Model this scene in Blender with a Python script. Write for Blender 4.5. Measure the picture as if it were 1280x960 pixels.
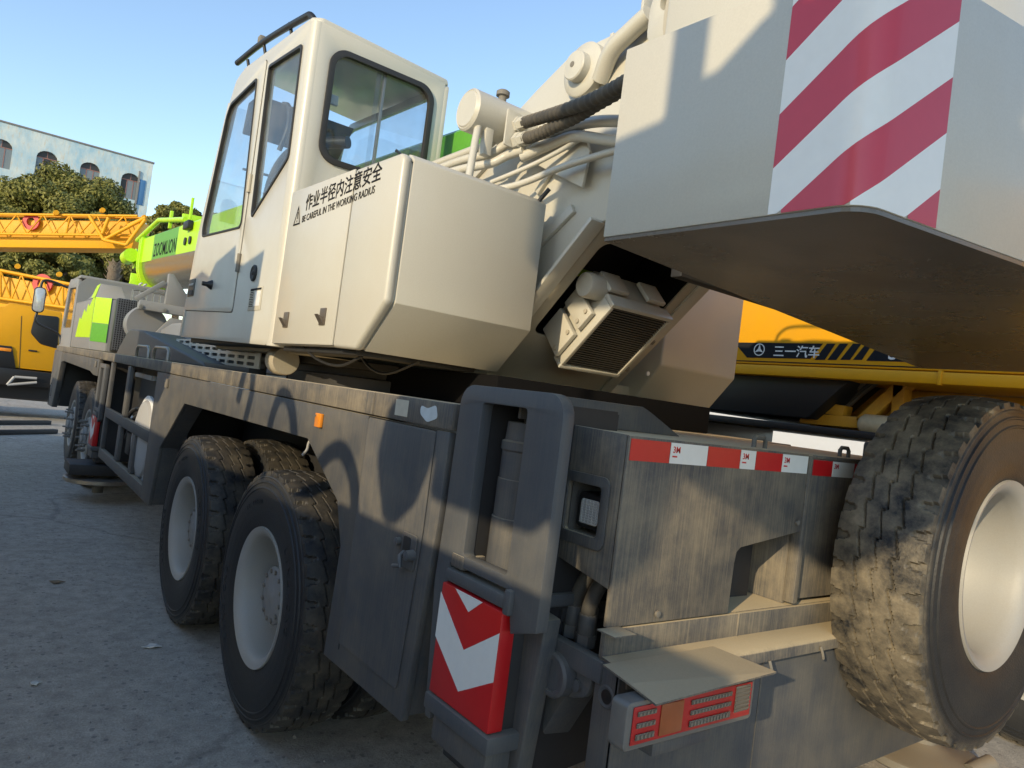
import bpy, bmesh, math, random
import numpy as np
from mathutils import Vector, Matrix
from mathutils.geometry import tessellate_polygon
random.seed(7)
for o in list(bpy.data.objects): bpy.data.objects.remove(o)
SC = bpy.context.scene
COL = SC.collection
R = math.radians

# ------------------------------------------------------------------ camera
YAW, PITCH, ROLL = 0.6463, 0.0250, 0.1278
CAMLOC = Vector((-2.3162, -1.147, 1.4973))
cam = bpy.data.cameras.new('camera'); cam.sensor_width = 36; cam.lens = 900.48/1280*36
cam.clip_start = .02; cam.clip_end = 2000
camo = bpy.data.objects.new('camera', cam); COL.objects.link(camo); SC.camera = camo
fw = Vector((math.sin(YAW)*math.cos(PITCH), math.cos(YAW)*math.cos(PITCH), math.sin(PITCH)))
rt = Vector((math.cos(YAW), -math.sin(YAW), 0)); up = rt.cross(fw)
r2 = rt*math.cos(ROLL)+up*math.sin(ROLL); u2 = -rt*math.sin(ROLL)+up*math.cos(ROLL)
mw = Matrix((r2, u2, -fw)).transposed().to_4x4(); mw.translation = CAMLOC
camo.matrix_world = mw
def ray(u, v): return fw + r2*((u-640)/900.48) - u2*((v-480)/900.48)
def at(u, v, **k):
    d = ray(u, v); a, val = list(k.items())[0]; i = 'xyz'.index(a)
    return CAMLOC + d*((val-CAMLOC[i])/d[i])

# ------------------------------------------------------------------ sky, sun, exposure
SUNDIR = Vector((1, .43, -.345)).normalized()
EL = math.asin(-SUNDIR.z); AZ = math.atan2(-SUNDIR.x, -SUNDIR.y)
w = bpy.data.worlds.new('World'); SC.world = w; w.use_nodes = True
nt = w.node_tree; bg = nt.nodes['Background']
sky = nt.nodes.new('ShaderNodeTexSky'); sky.sky_type = 'NISHITA'; sky.sun_disc = False
sky.sun_elevation = EL; sky.sun_rotation = AZ
sky.air_density = 1.0; sky.dust_density = .1; sky.ozone_density = 1.3
nt.links.new(sky.outputs[0], bg.inputs[0]); bg.inputs[1].default_value = .15
sun = bpy.data.lights.new('sun', 'SUN'); sun.energy = 2.3; sun.angle = R(.5); sun.color = (1, .80, .50)
so = bpy.data.objects.new('sun', sun); COL.objects.link(so)
so.rotation_euler = SUNDIR.to_track_quat('-Z', 'Y').to_euler(); so.location = (-10, -6, 8)
SC.view_settings.view_transform = 'Standard'; SC.view_settings.look = 'None'
SC.view_settings.exposure = 1.0; SC.view_settings.gamma = 1
SC.view_settings.use_curve_mapping = False

# ------------------------------------------------------------------ materials
def N(nt, t, **k):
    n = nt.nodes.new(t)
    for a, b in k.items(): setattr(n, a, b)
    return n
MATS = {}
def newmat(name):
    m = bpy.data.materials.new(name); m.use_nodes = True
    p = m.node_tree.nodes['Principled BSDF']; MATS[name] = m
    return m, m.node_tree, p
def paint(name, col, rough=.4, dirt=(.30, .25, .17), amt=.25, streak=.5, spec=.5, metal=0, bump=.02, scale=6, coat=0, rvar=.15):
    """painted metal with vertical dust streaks, blotchy dust, fine grain"""
    m, nt, p = newmat(name); L = nt.links.new
    geo = N(nt, 'ShaderNodeNewGeometry')
    mp = N(nt, 'ShaderNodeMapping'); mp.inputs['Scale'].default_value = (1, 1, .022); L(geo.outputs['Position'], mp.inputs['Vector'])
    n1 = N(nt, 'ShaderNodeTexNoise'); n1.inputs['Scale'].default_value = 210; n1.inputs['Detail'].default_value = 7; n1.inputs['Roughness'].default_value = .7; n1.inputs['Distortion'].default_value = .15; L(mp.outputs[0], n1.inputs['Vector'])
    n2 = N(nt, 'ShaderNodeTexNoise'); n2.inputs['Scale'].default_value = scale; n2.inputs['Detail'].default_value = 8; n2.inputs['Roughness'].default_value = .65; L(geo.outputs['Position'], n2.inputs['Vector'])
    n3 = N(nt, 'ShaderNodeTexNoise'); n3.inputs['Scale'].default_value = 220; n3.inputs['Detail'].default_value = 3; L(geo.outputs['Position'], n3.inputs['Vector'])
    r1 = N(nt, 'ShaderNodeMapRange'); r1.inputs[1].default_value = .42; r1.inputs[2].default_value = .9; L(n1.outputs['Fac'], r1.inputs[0])
    r2_ = N(nt, 'ShaderNodeMapRange'); r2_.inputs[1].default_value = .4; r2_.inputs[2].default_value = .75; L(n2.outputs['Fac'], r2_.inputs[0])
    # weight streaks by blotches so they come in patches
    a = N(nt, 'ShaderNodeMath', operation='MULTIPLY'); L(r1.outputs[0], a.inputs[0]); a.inputs[1].default_value = streak
    b = N(nt, 'ShaderNodeMath', operation='MULTIPLY_ADD'); L(r2_.outputs[0], b.inputs[0]); b.inputs[1].default_value = 1-streak*.6; L(a.outputs[0], b.inputs[2])
    # dust settles on faces that look up
    sx = N(nt, 'ShaderNodeSeparateXYZ'); L(geo.outputs['Normal'], sx.inputs[0])
    um = N(nt, 'ShaderNodeMapRange'); um.inputs[1].default_value = .3; um.inputs[2].default_value = 1; um.inputs[4].default_value = 1.6; L(sx.outputs['Z'], um.inputs[0])
    c = N(nt, 'ShaderNodeMath', operation='ADD'); L(b.outputs[0], c.inputs[0]); L(um.outputs[0], c.inputs[1])
    d = N(nt, 'ShaderNodeMath', operation='MULTIPLY', use_clamp=True); L(c.outputs[0], d.inputs[0]); d.inputs[1].default_value = amt
    mx = N(nt, 'ShaderNodeMix', data_type='RGBA'); mx.inputs[6].default_value = (*col, 1); mx.inputs[7].default_value = (*dirt, 1); L(d.outputs[0], mx.inputs[0])
    g = N(nt, 'ShaderNodeMapRange'); g.inputs[3].default_value = .9; g.inputs[4].default_value = 1.08; L(n3.outputs['Fac'], g.inputs[0])
    vm = N(nt, 'ShaderNodeVectorMath', operation='SCALE'); L(mx.outputs[2], vm.inputs[0]); L(g.outputs[0], vm.inputs['Scale'])
    L(vm.outputs[0], p.inputs['Base Color'])
    rr = N(nt, 'ShaderNodeMapRange'); rr.inputs[3].default_value = max(.05, rough-rvar*.5); rr.inputs[4].default_value = min(1, rough+rvar+amt*.3); L(n2.outputs['Fac'], rr.inputs[0]); L(rr.outputs[0], p.inputs['Roughness'])
    p.inputs['Metallic'].default_value = metal; p.inputs['Specular IOR Level'].default_value = spec
    p.inputs['Coat Weight'].default_value = coat; p.inputs['Coat Roughness'].default_value = .15
    if bump:
        ad = N(nt, 'ShaderNodeMath', operation='MULTIPLY_ADD'); L(n2.outputs['Fac'], ad.inputs[0]); ad.inputs[1].default_value = 1.5; L(n3.outputs['Fac'], ad.inputs[2])
        bm_ = N(nt, 'ShaderNodeBump'); bm_.inputs['Strength'].default_value = bump*3; bm_.inputs['Distance'].default_value = .004; L(ad.outputs[0], bm_.inputs['Height']); L(bm_.outputs[0], p.inputs['Normal'])
    return m
def plain(name, col, rough=.5, metal=0, spec=.5, var=(.8, 1.15)):
    m, nt, p = newmat(name); L = nt.links.new
    geo = N(nt, 'ShaderNodeNewGeometry')
    n = N(nt, 'ShaderNodeTexNoise'); n.inputs['Scale'].default_value = 40; n.inputs['Detail'].default_value = 5; L(geo.outputs['Position'], n.inputs['Vector'])
    g = N(nt, 'ShaderNodeMapRange'); g.inputs[3].default_value = var[0]; g.inputs[4].default_value = var[1]; L(n.outputs['Fac'], g.inputs[0])
    vm = N(nt, 'ShaderNodeVectorMath', operation='SCALE'); vm.inputs[0].default_value = col; L(g.outputs[0], vm.inputs['Scale']); L(vm.outputs[0], p.inputs['Base Color'])
    p.inputs['Roughness'].default_value = rough; p.inputs['Metallic'].default_value = metal; p.inputs['Specular IOR Level'].default_value = spec
    return m
def glassmat(name, tint=(.93, .96, .97), refl=.0, dust=.05):
    m, nt, p = newmat(name); L = nt.links.new
    nt.nodes.remove(p); out = nt.nodes['Material Output']
    tr = N(nt, 'ShaderNodeBsdfTransparent'); tr.inputs[0].default_value = (*tint, 1)
    gl = N(nt, 'ShaderNodeBsdfGlossy'); gl.inputs['Roughness'].default_value = .02
    df = N(nt, 'ShaderNodeBsdfDiffuse'); df.inputs[0].default_value = (.55, .52, .46, 1)
    fr0 = N(nt, 'ShaderNodeLayerWeight'); fr0.inputs[0].default_value = .5
    fr1 = N(nt, 'ShaderNodeMath', operation='POWER'); L(fr0.outputs['Facing'], fr1.inputs[0]); fr1.inputs[1].default_value = 4
    fr = N(nt, 'ShaderNodeMath', operation='MULTIPLY_ADD'); L(fr1.outputs[0], fr.inputs[0]); fr.inputs[1].default_value = .45; fr.inputs[2].default_value = .03
    mr = N(nt, 'ShaderNodeMath', operation='ADD'); L(fr.outputs[0], mr.inputs[0]); mr.inputs[1].default_value = refl
    m1 = N(nt, 'ShaderNodeMixShader'); L(mr.outputs[0], m1.inputs[0]); L(tr.outputs[0], m1.inputs[1]); L(gl.outputs[0], m1.inputs[2])
    geo = N(nt, 'ShaderNodeNewGeometry'); n = N(nt, 'ShaderNodeTexNoise'); n.inputs['Scale'].default_value = 7; n.inputs['Detail'].default_value = 9; L(geo.outputs['Position'], n.inputs['Vector'])
    mm = N(nt, 'ShaderNodeMapRange'); mm.inputs[1].default_value = .35; mm.inputs[2].default_value = .8; mm.inputs[3].default_value = dust*.3; mm.inputs[4].default_value = dust*2; L(n.outputs['Fac'], mm.inputs[0])
    m2 = N(nt, 'ShaderNodeMixShader'); L(mm.outputs[0], m2.inputs[0]); L(m1.outputs[0], m2.inputs[1]); L(df.outputs[0], m2.inputs[2])
    L(m2.outputs[0], out.inputs['Surface'])
    return m
DUST = (.34, .28, .18)
M_beige = paint('beige_paint', (.50, .485, .425), .36, (.42, .38, .30), .18, .5, coat=.25, bump=.006)
M_beige2 = paint('beige_paint_dirty', (.42, .39, .32), .5, (.25, .18, .10), .3, .7, bump=.02)
M_cwbase = paint('counterweight_base_paint', (.15, .135, .115), .16, (.07, .055, .045), .5, .2, bump=.006, scale=3, rvar=.1)
M_grey = paint('grey_paint', (.064, .069, .078), .5, (.34, .285, .19), .34, .6, bump=.02, spec=.35)
M_greyd = paint('grey_paint_dusty', (.075, .075, .077), .55, (.47, .385, .25), .62, .65, bump=.03, spec=.3)
M_greyc = paint('grey_paint_clean', (.072, .079, .09), .42, (.32, .28, .20), .2, .5, bump=.015, spec=.35)
M_greyl = paint('light_grey_paint', (.36, .37, .38), .45, DUST, .25, .5, bump=.015)
M_greym = paint('mid_grey_paint', (.20, .21, .225), .45, DUST, .2, .5, bump=.015)
M_latch = plain('latch_metal', (.16, .13, .10), .45, .5)
M_dark = plain('dark_steel', (.022, .022, .024), .6)
M_black = plain('black_plastic', (.012, .012, .013), .45)
M_steel = plain('worn_steel', (.30, .28, .25), .4, .7)
M_rust = paint('rusty_steel', (.17, .16, .14), .65, (.19, .15, .10), .4, .2)
M_white = plain('white_paint', (.72, .72, .70), .4)
M_red = plain('red_reflective', (.52, .012, .015), .35, var=(.92, 1.06))
M_wref = plain('white_reflective', (.72, .74, .72), .35, var=(.93, 1.04))
M_lime = plain('lime_paint', (.42, .72, .012), .35)
M_green = plain('green_paint', (.10, .33, .03), .35)
M_silver = plain('brushed_belly', (.30, .28, .24), .22, .85)
M_yellow = paint('yellow_paint', (.72, .34, .006), .45, (.35, .2, .05), .15, .3, bump=.004, spec=.3)
M_orange = plain('amber_lens', (.75, .25, .02), .25)
M_text = plain('text_black', (.014, .015, .018), .75, 0, .15)
M_glass = glassmat('window_glass')
M_glassd = glassmat('dusty_glass', (.90, .93, .94), .0, .03)
M_rubber = plain('rubber_gasket', (.02, .02, .021), .6)
M_hose = plain('black_hose', (.025, .025, .026), .55)
M_hosed = paint('dusty_hose', (.05, .048, .045), .7, DUST, .3, .1, bump=.05)
M_lens = plain('clear_lens', (.55, .57, .58), .12, .3)
M_tlred = plain('tail_light_red', (.45, .02, .02), .3)
M_tlamb = plain('tail_light_amber', (.32, .09, .03), .3)
M_tlclr = plain('tail_light_clear', (.17, .155, .13), .25, .3)
M_rim = paint('rim_paint', (.31, .31, .30), .45, DUST, .2, .1, bump=.02)
M_concrete_w = paint('plaster_white', (.45, .46, .48), .8, (.45, .42, .38), .3, .4)
def tyremat(name, dust):
    m, nt, p = newmat(name); L = nt.links.new
    tc = N(nt, 'ShaderNodeTexCoord')
    n = N(nt, 'ShaderNodeTexNoise'); n.inputs['Scale'].default_value = 9; n.inputs['Detail'].default_value = 8; n.inputs['Roughness'].default_value = .7; L(tc.outputs['Object'], n.inputs['Vector'])
    n3 = N(nt, 'ShaderNodeTexNoise'); n3.inputs['Scale'].default_value = 160; n3.inputs['Detail'].default_value = 4; L(tc.outputs['Object'], n3.inputs['Vector'])
    s = N(nt, 'ShaderNodeSeparateXYZ'); L(tc.outputs['Object'], s.inputs[0])
    # radius: tread is dustier than sidewall
    yy = N(nt, 'ShaderNodeMath', operation='MULTIPLY'); L(s.outputs['Y'], yy.inputs[0]); L(s.outputs['Y'], yy.inputs[1])
    zz = N(nt, 'ShaderNodeMath', operation='MULTIPLY_ADD'); L(s.outputs['Z'], zz.inputs[0]); L(s.outputs['Z'], zz.inputs[1]); L(yy.outputs[0], zz.inputs[2])
    rd = N(nt, 'ShaderNodeMath', operation='SQRT'); L(zz.outputs[0], rd.inputs[0])
    mr = N(nt, 'ShaderNodeMapRange'); mr.inputs[1].default_value = .49; mr.inputs[2].default_value = .53; mr.inputs[3].default_value = .06; mr.inputs[4].default_value = 1; L(rd.outputs[0], mr.inputs[0])
    # rings on the sidewall
    rg = N(nt, 'ShaderNodeMath', operation='MULTIPLY'); L(rd.outputs[0], rg.inputs[0]); rg.inputs[1].default_value = 170
    sn = N(nt, 'ShaderNodeMath', operation='SINE'); L(rg.outputs[0], sn.inputs[0])
    nr = N(nt, 'ShaderNodeMapRange'); nr.inputs[1].default_value = .35; nr.inputs[2].default_value = .7; L(n.outputs['Fac'], nr.inputs[0])
    a = N(nt, 'ShaderNodeMath', operation='MULTIPLY'); L(nr.outputs[0], a.inputs[0]); L(mr.outputs[0], a.inputs[1])
    b = N(nt, 'ShaderNodeMath', operation='MULTIPLY', use_clamp=True); L(a.outputs[0], b.inputs[0]); b.inputs[1].default_value = dust
    mx = N(nt, 'ShaderNodeMix', data_type='RGBA'); mx.inputs[6].default_value = (.015, .017, .021, 1); mx.inputs[7].default_value = (.26, .22, .155, 1); L(b.outputs[0], mx.inputs[0])
    L(mx.outputs[2], p.inputs['Base Color']); p.inputs['Roughness'].default_value = .5; p.inputs['Specular IOR Level'].default_value = .35
    hh = N(nt, 'ShaderNodeMath', operation='MULTIPLY_ADD'); L(sn.outputs[0], hh.inputs[0]); hh.inputs[1].default_value = .14; L(n3.outputs['Fac'], hh.inputs[2])
    bm_ = N(nt, 'ShaderNodeBump'); bm_.inputs['Strength'].default_value = .35; bm_.inputs['Distance'].default_value = .004; L(hh.outputs[0], bm_.inputs['Height']); L(bm_.outputs[0], p.inputs['Normal'])
    return m
M_tyre = tyremat('tyre_rubber', .35)
M_tyred = tyremat('tyre_rubber_dusty', 1.0)

# ------------------------------------------------------------------ mesh helpers
WL = {}
def tag(o, label=None, cat=None, group=None, kind=None):
    if label: o['label'] = label
    if cat: o['category'] = cat
    if group: o['group'] = group
    if kind: o['kind'] = kind
    return o
def empty(name, loc, parent=None):
    o = bpy.data.objects.new(name, None); COL.objects.link(o); o.empty_display_size = .3
    loc = Vector(loc); WL[o] = loc
    if parent: o.parent = parent; o.location = loc-WL[parent]
    else: o.location = loc
    return o
def link(name, me, parent, c):
    o = bpy.data.objects.new(name, me); COL.objects.link(o); c = Vector(c); WL[o] = c
    if parent: o.parent = parent; o.location = c-WL[parent]
    else: o.location = c
    return o
def bm_bevel(bm, w, seg=2, ang=30):
    es = [e for e in bm.edges if len(e.link_faces) == 2 and e.calc_face_angle(0) > R(ang)]
    if es: bmesh.ops.bevel(bm, geom=es, offset=w, segments=seg, affect='EDGES', profile=.5, clamp_overlap=True)
def V(name, vs, fs, mat, parent=None, bevel=0, smooth=None, seg=2, ang=30):
    """one mesh object from world coordinates, its origin at its own centre"""
    a = np.array(vs, float); c = (a.min(0)+a.max(0))/2
    me = bpy.data.meshes.new(name); me.from_pydata([tuple(x) for x in a-c], [], fs)
    bm = bmesh.new(); bm.from_mesh(me)
    bmesh.ops.recalc_face_normals(bm, faces=bm.faces)
    if bevel: bm_bevel(bm, bevel, seg, ang)
    bm.to_mesh(me); bm.free()
    me.materials.append(mat)
    if smooth or bevel:
        for p in me.polygons: p.use_smooth = True
        try: me.set_sharp_from_angle(angle=R(smooth if smooth and smooth is not True else 35))
        except Exception: pass
    return link(name, me, parent, c)
def boxm(x0, x1, y0, y1, z0, z1):
    vs = [(x, y, z) for x in (x0, x1) for y in (y0, y1) for z in (z0, z1)]
    return vs, [(0, 1, 3, 2), (4, 6, 7, 5), (0, 4, 5, 1), (2, 3, 7, 6), (0, 2, 6, 4), (1, 5, 7, 3)]
def joinm(*ms):
    vs, fs = [], []
    for v, f in ms:
        k = len(vs); vs += list(v); fs += [tuple(i+k for i in q) for q in f]
    return vs, fs
def box(name, x0, x1, y0, y1, z0, z1, mat, parent=None, bevel=.004):
    return V(name, *boxm(x0, x1, y0, y1, z0, z1), mat, parent, bevel)
def ax3(axis, p, a):
    return (a, p[0], p[1]) if axis == 'x' else (p[0], a, p[1]) if axis == 'y' else (p[0], p[1], a)
def prismm(axis, poly, a0, a1, holes=()):
    """polygon (other two axes in order) extruded along an axis, with holes"""
    loops = [list(poly)]+[list(h) for h in holes]; flat = [p for l in loops for p in l]; n = len(flat)
    vs = [ax3(axis, p, a0) for p in flat]+[ax3(axis, p, a1) for p in flat]; fs = []
    if holes:
        for t in tessellate_polygon([[Vector((p[0], p[1], 0)) for p in l] for l in loops]):
            fs.append(tuple(t)); fs.append(tuple(n+i for i in reversed(t)))
    else:
        fs.append(tuple(range(n))); fs.append(tuple(reversed(range(n, 2*n))))
    k = 0
    for l in loops:
        m = len(l)
        for i in range(m): j = (i+1) % m; fs.append((k+i, k+j, n+k+j, n+k+i))
        k += m
    return vs, fs
def prism(name, axis, poly, a0, a1, mat, parent=None, bevel=.004, holes=(), seg=2):
    return V(name, *prismm(axis, poly, a0, a1, holes), mat, parent, bevel, seg=seg)
def rrect(x0, x1, y0, y1, r, n=5):
    out = []
    for cx, cy, a0 in ((x1-r, y1-r, 0), (x0+r, y1-r, 90), (x0+r, y0+r, 180), (x1-r, y0+r, 270)):
        for i in range(n+1):
            a = R(a0+90*i/n); out.append((cx+r*math.cos(a), cy+r*math.sin(a)))
    return out
def rpoly(pts, r, n=4):
    """polygon with rounded corners"""
    out = []; m = len(pts)
    for i in range(m):
        p = Vector(pts[i]); a = Vector(pts[i-1])-p; b = Vector(pts[(i+1) % m])-p
        d = min(r, a.length*.45, b.length*.45); A = p+a.normalized()*d; B = p+b.normalized()*d
        for k in range(n+1):
            t = k/n; q = A*(1-t)**2+p*2*t*(1-t)+B*t*t; out.append((q.x, q.y))
    return out
def circ(cx, cy, r, n=20): return [(cx+r*math.cos(2*math.pi*i/n), cy+r*math.sin(2*math.pi*i/n)) for i in range(n)]
def lathem(prof, axis, c, n=40, closed=False):
    """profile [(radius, along)] turned about an axis through c"""
    vs = []; fs = []; m = len(prof); c = Vector(c)
    for i in range(n):
        a = 2*math.pi*i/n; s, k = math.sin(a), math.cos(a)
        for r, t in prof:
            p = Vector((t, r*k, r*s)) if axis == 'x' else Vector((r*k, t, r*s)) if axis == 'y' else Vector((r*k, r*s, t))
            vs.append(tuple(c+p))
    for i in range(n):
        j = (i+1) % n
        for q in range(m if closed else m-1):
            q2 = (q+1) % m; fs.append((i*m+q, j*m+q, j*m+q2, i*m+q2))
    if not closed:
        if prof[0][0] > 1e-6: fs.append(tuple(i*m for i in range(n)))
        if prof[-1][0] > 1e-6: fs.append(tuple(i*m+m-1 for i in reversed(range(n))))
    return vs, fs
def lathe(name, prof, axis, c, mat, parent=None, n=40, closed=False):
    o = V(name, *lathem(prof, axis, c, n, closed), mat, parent, 0, 40); return o
def catmull(P, k=6):
    P = [Vector(p) for p in P]
    if len(P) < 3: return P
    Q = [2*P[0]-P[1]]+P+[2*P[-1]-P[-2]]; out = []
    for i in range(1, len(Q)-2):
        for s in range(k):
            t = s/k; a, b, c, d = Q[i-1:i+3]
            out.append(.5*((2*b)+(c-a)*t+(2*a-5*b+4*c-d)*t*t+(3*b-a-3*c+d)*t**3))
    out.append(P[-1]); return out
def tubem(P, r, n=8, curve=True, k=6):
    P = catmull(P, k) if curve else [Vector(p) for p in P]
    vs = []; fs = []; nrm = None
    for i, p in enumerate(P):
        t = (P[min(i+1, len(P)-1)]-P[max(i-1, 0)]).normalized()
        if nrm is None: nrm = t.orthogonal().normalized()
        nrm = (nrm-t*nrm.dot(t)).normalized(); b = t.cross(nrm)
        rr = r(i/(len(P)-1)) if callable(r) else r
        for j in range(n):
            a = 2*math.pi*j/n; vs.append(tuple(p+(nrm*math.cos(a)+b*math.sin(a))*rr))
    for i in range(len(P)-1):
        for j in range(n): j2 = (j+1) % n; fs.append((i*n+j, i*n+j2, (i+1)*n+j2, (i+1)*n+j))
    fs.append(tuple(reversed(range(n)))); fs.append(tuple((len(P)-1)*n+j for j in range(n)))
    return vs, fs
def tube(name, P, r, mat, parent=None, n=8, curve=True, k=6):
    return V(name, *tubem(P, r, n, curve, k), mat, parent, 0, 60)
def beamm(a, b, w, h, upv=(0, 0, 1)):
    a, b = Vector(a), Vector(b); t = (b-a).normalized(); s = t.cross(Vector(upv)).normalized(); u = s.cross(t)
    vs = [tuple(p+s*(w/2*i)+u*(h/2*j)) for p in (a, b) for i in (-1, 1) for j in (-1, 1)]
    return vs, [(0, 1, 3, 2), (4, 6, 7, 5), (0, 4, 5, 1), (2, 3, 7, 6), (0, 2, 6, 4), (1, 5, 7, 3)]
def beam(name, a, b, w, h, mat, parent=None, bevel=.003, upv=(0, 0, 1)):
    return V(name, *beamm(a, b, w, h, upv), mat, parent, bevel)
def textobj(name, s, size, loc, X, Y, mat, parent, ext=.0008, align='LEFT', shear=0, width=1.0, spacing=1.0):
    cu = bpy.data.curves.new(name, 'FONT'); cu.body = s; cu.size = size; cu.extrude = ext; cu.align_x = align; cu.shear = shear; cu.space_character = spacing; cu.resolution_u = 3
    cu.offset = size*.012
    t = bpy.data.objects.new('tmp', cu); COL.objects.link(t); bpy.context.view_layer.update()
    me = bpy.data.meshes.new_from_object(t.evaluated_get(bpy.context.evaluated_depsgraph_get()))
    bpy.data.objects.remove(t); bpy.data.curves.remove(cu)
    X = Vector(X).normalized(); Y = Vector(Y).normalized(); Z = X.cross(Y); loc = Vector(loc)
    vs = [loc+X*(v.co.x*width)+Y*v.co.y+Z*v.co.z for v in me.vertices]; fs = [tuple(p.vertices) for p in me.polygons]
    bpy.data.meshes.remove(me)
    return V(name, [tuple(v) for v in vs], fs, mat, parent)
def copy_tree(o, parent=None, loc=None):
    c = o.copy(); COL.objects.link(c); WL[c] = WL[o]
    if parent: c.parent = parent
    if loc is not None: c.location = loc
    for ch in list(o.children): copy_tree(ch, c)
    return c

# ------------------------------------------------------------------ tyre and wheel meshes (axis x, outer face towards -x), shared
def tyre_mesh(name, mat, nt_=640):
    hw = .145
    prof = [(.262, -.105), (.285, -.122), (.32, -.136), (.37, -.144), (.42, -.145), (.452, -.1405), (.455, -.1435), (.459, -.1432), (.462, -.1385), (.478, -.1352), (.481, -.1385), (.485, -.138), (.488, -.1325), (.500, -.1295), (.503, -.131), (.506, -.1305), (.509, -.127), (.516, -.1262)]
    tw = np.linspace(-.122, .122, 90)
    tread = [(.541-.012*(abs(t)/.122)**2.2, t) for t in tw]
    full = prof+tread+[(r, -a) for r, a in reversed(prof)]
    m = len(full); vs = np.zeros((nt_, m, 3))
    i0 = len(prof); i1 = i0+len(tw); pitch = 2*math.pi/40
    for i in range(nt_):
        th = 2*math.pi*i/nt_
        for j, (r, a) in enumerate(full):
            if i0 <= j < i1:
                dep = 0
                for w0, amp, hwid, ph, dd in ((-.050, .0085, .0036, 0, .010), (0, .0085, .0022, .5, .008), (.050, .0085, .0036, .25, .010)):
                    u = (th/pitch+ph) % 1.0
                    z = amp*(2*u/.9-1) if u < .9 else amp*(1-2*(u-.9)/.1)
                    if abs(a-w0-z) < hwid or (u > .9 and abs(a-w0) < amp+hwid and abs(a-w0-z) < hwid+.004): dep = max(dep, dd)
                sd = abs(a)
                if sd > .078:
                    u = (th/pitch+(.15 if a > 0 else .65)) % 1.0
                    if abs(u-.5) < .06+.12*(sd-.078)/.044: dep = max(dep, .012*min(1, (sd-.078)/.012))
                r = r-dep
            elif False:
                u = (th/pitch+(.15 if a > 0 else .65)) % 1.0
                if abs(u-.5) < .12: r = r-.004 
            vs[i, j] = (a, r*math.cos(th), r*math.sin(th))
    me = bpy.data.meshes.new(name); fs = []
    idx = lambda i, j: (i % nt_)*m+j
    for i in range(nt_):
        for j in range(m-1): fs.append((idx(i, j), idx(i+1, j), idx(i+1, j+1), idx(i, j+1)))
    me.from_pydata(vs.reshape(-1, 3).tolist(), [], fs)
    bm = bmesh.new(); bm.from_mesh(me); bmesh.ops.recalc_face_normals(bm, faces=bm.faces); bm.to_mesh(me); bm.free()
    for p in me.polygons: p.use_smooth = True
    me.set_sharp_from_angle(angle=R(40)); me.materials.append(mat)
    return me
def mesh_of(vs, fs, mat, name, smooth=40):
    me = bpy.data.meshes.new(name); me.from_pydata([tuple(v) for v in vs], [], fs)
    bm = bmesh.new(); bm.from_mesh(me); bmesh.ops.recalc_face_normals(bm, faces=bm.faces); bm.to_mesh(me); bm.free()
    for p in me.polygons: p.use_smooth = True
    me.set_sharp_from_angle(angle=R(smooth)); me.materials.append(mat); return me
TY = tyre_mesh('tyre', M_tyre)
TYD = TY.copy(); TYD.materials[0] = M_tyred
# deep dish rim (dual outer / spare)
RIMD = mesh_of(*lathem([(.262, .11), (.262, -.10), (.278, -.112), (.293, -.126), (.291, -.134), (.276, -.130), (.262, -.122), (.252, -.112), (.244, -.085), (.238, -.04), (.232, .02), (.222, .05), (.19, .068), (.13, .075), (.10, .075), (.10, .09), (.20, .09)], 'x', (0, 0, 0), 64), M_rim, 'rim_dish')
M_hub = paint('hub_grey', (.22, .225, .23), .5, DUST, .2, .1)
RIMF = mesh_of(*lathem([(.262, .11), (.262, -.10), (.278, -.112), (.292, -.124), (.289, -.132), (.27, -.126), (.255, -.10), (.245, -.075), (.225, -.07), (.215, -.10), (.20, -.125), (.16, -.13), (.13, -.13), (.13, -.11), (.2, -.06)], 'x', (0, 0, 0), 64), M_rim, 'rim_front')
HUBD = mesh_of(*lathem([(.112, .09), (.112, -.045), (.122, -.047), (.122, -.058), (.114, -.064), (.06, -.066), (.03, -.070), (.026, -.072), (0, -.072)], 'x', (0, 0, 0), 40), M_hub, 'hub_cap')
HUBF = mesh_of(*lathem([(.12, -.10), (.12, -.14), (.11, -.15), (.085, -.155), (.08, -.17), (.055, -.18), (0, -.181)], 'x', (0, 0, 0), 40), M_hub, 'hub_front')
def lettering():
    vs, fs = [], []
    for word, a0, rr, sz in (('LINGLONG', 200, .385, .05), ('LINGLONG', 20, .385, .05), ('12.00R20', 110, .39, .03)):
        for i, chh in enumerate(word):
            cu = bpy.data.curves.new('l', 'FONT'); cu.body = chh; cu.size = sz; cu.extrude = .0012; cu.align_x = 'CENTER'; cu.resolution_u = 2
            t = bpy.data.objects.new('tmp', cu); COL.objects.link(t); bpy.context.view_layer.update()
            me = bpy.data.meshes.new_from_object(t.evaluated_get(bpy.context.evaluated_depsgraph_get())); bpy.data.objects.remove(t); bpy.data.curves.remove(cu)
            a = R(a0-(i-3.5)*math.degrees(sz*.85/rr)); k = len(vs)
            rad = Vector((0, -math.cos(a), math.sin(a))); tan = Vector((0, -math.sin(a), -math.cos(a)))
            for v in me.vertices: q = rad*(rr+v.co.y)-tan*v.co.x*-1; vs.append((-.1452-v.co.z, q.y, q.z))
            fs += [tuple(k+j for j in p.vertices) for p in me.polygons]; bpy.data.meshes.remove(me)
    return mesh_of(vs, fs, M_tyre, 'tyre_lettering', 30)
LET = lettering()
NUT = mesh_of(*lathem([(.019, 0), (.019, -.028), (.011, -.03), (.011, -.075), (0, -.077)], 'x', (0, 0, 0), 6), M_steel, 'wheel_nut')
BOLT = mesh_of(*lathem([(.010, 0), (.010, -.008), (.004, -.010), (0, -.010)], 'x', (0, 0, 0), 6), M_steel, 'hub_bolt')
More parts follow.
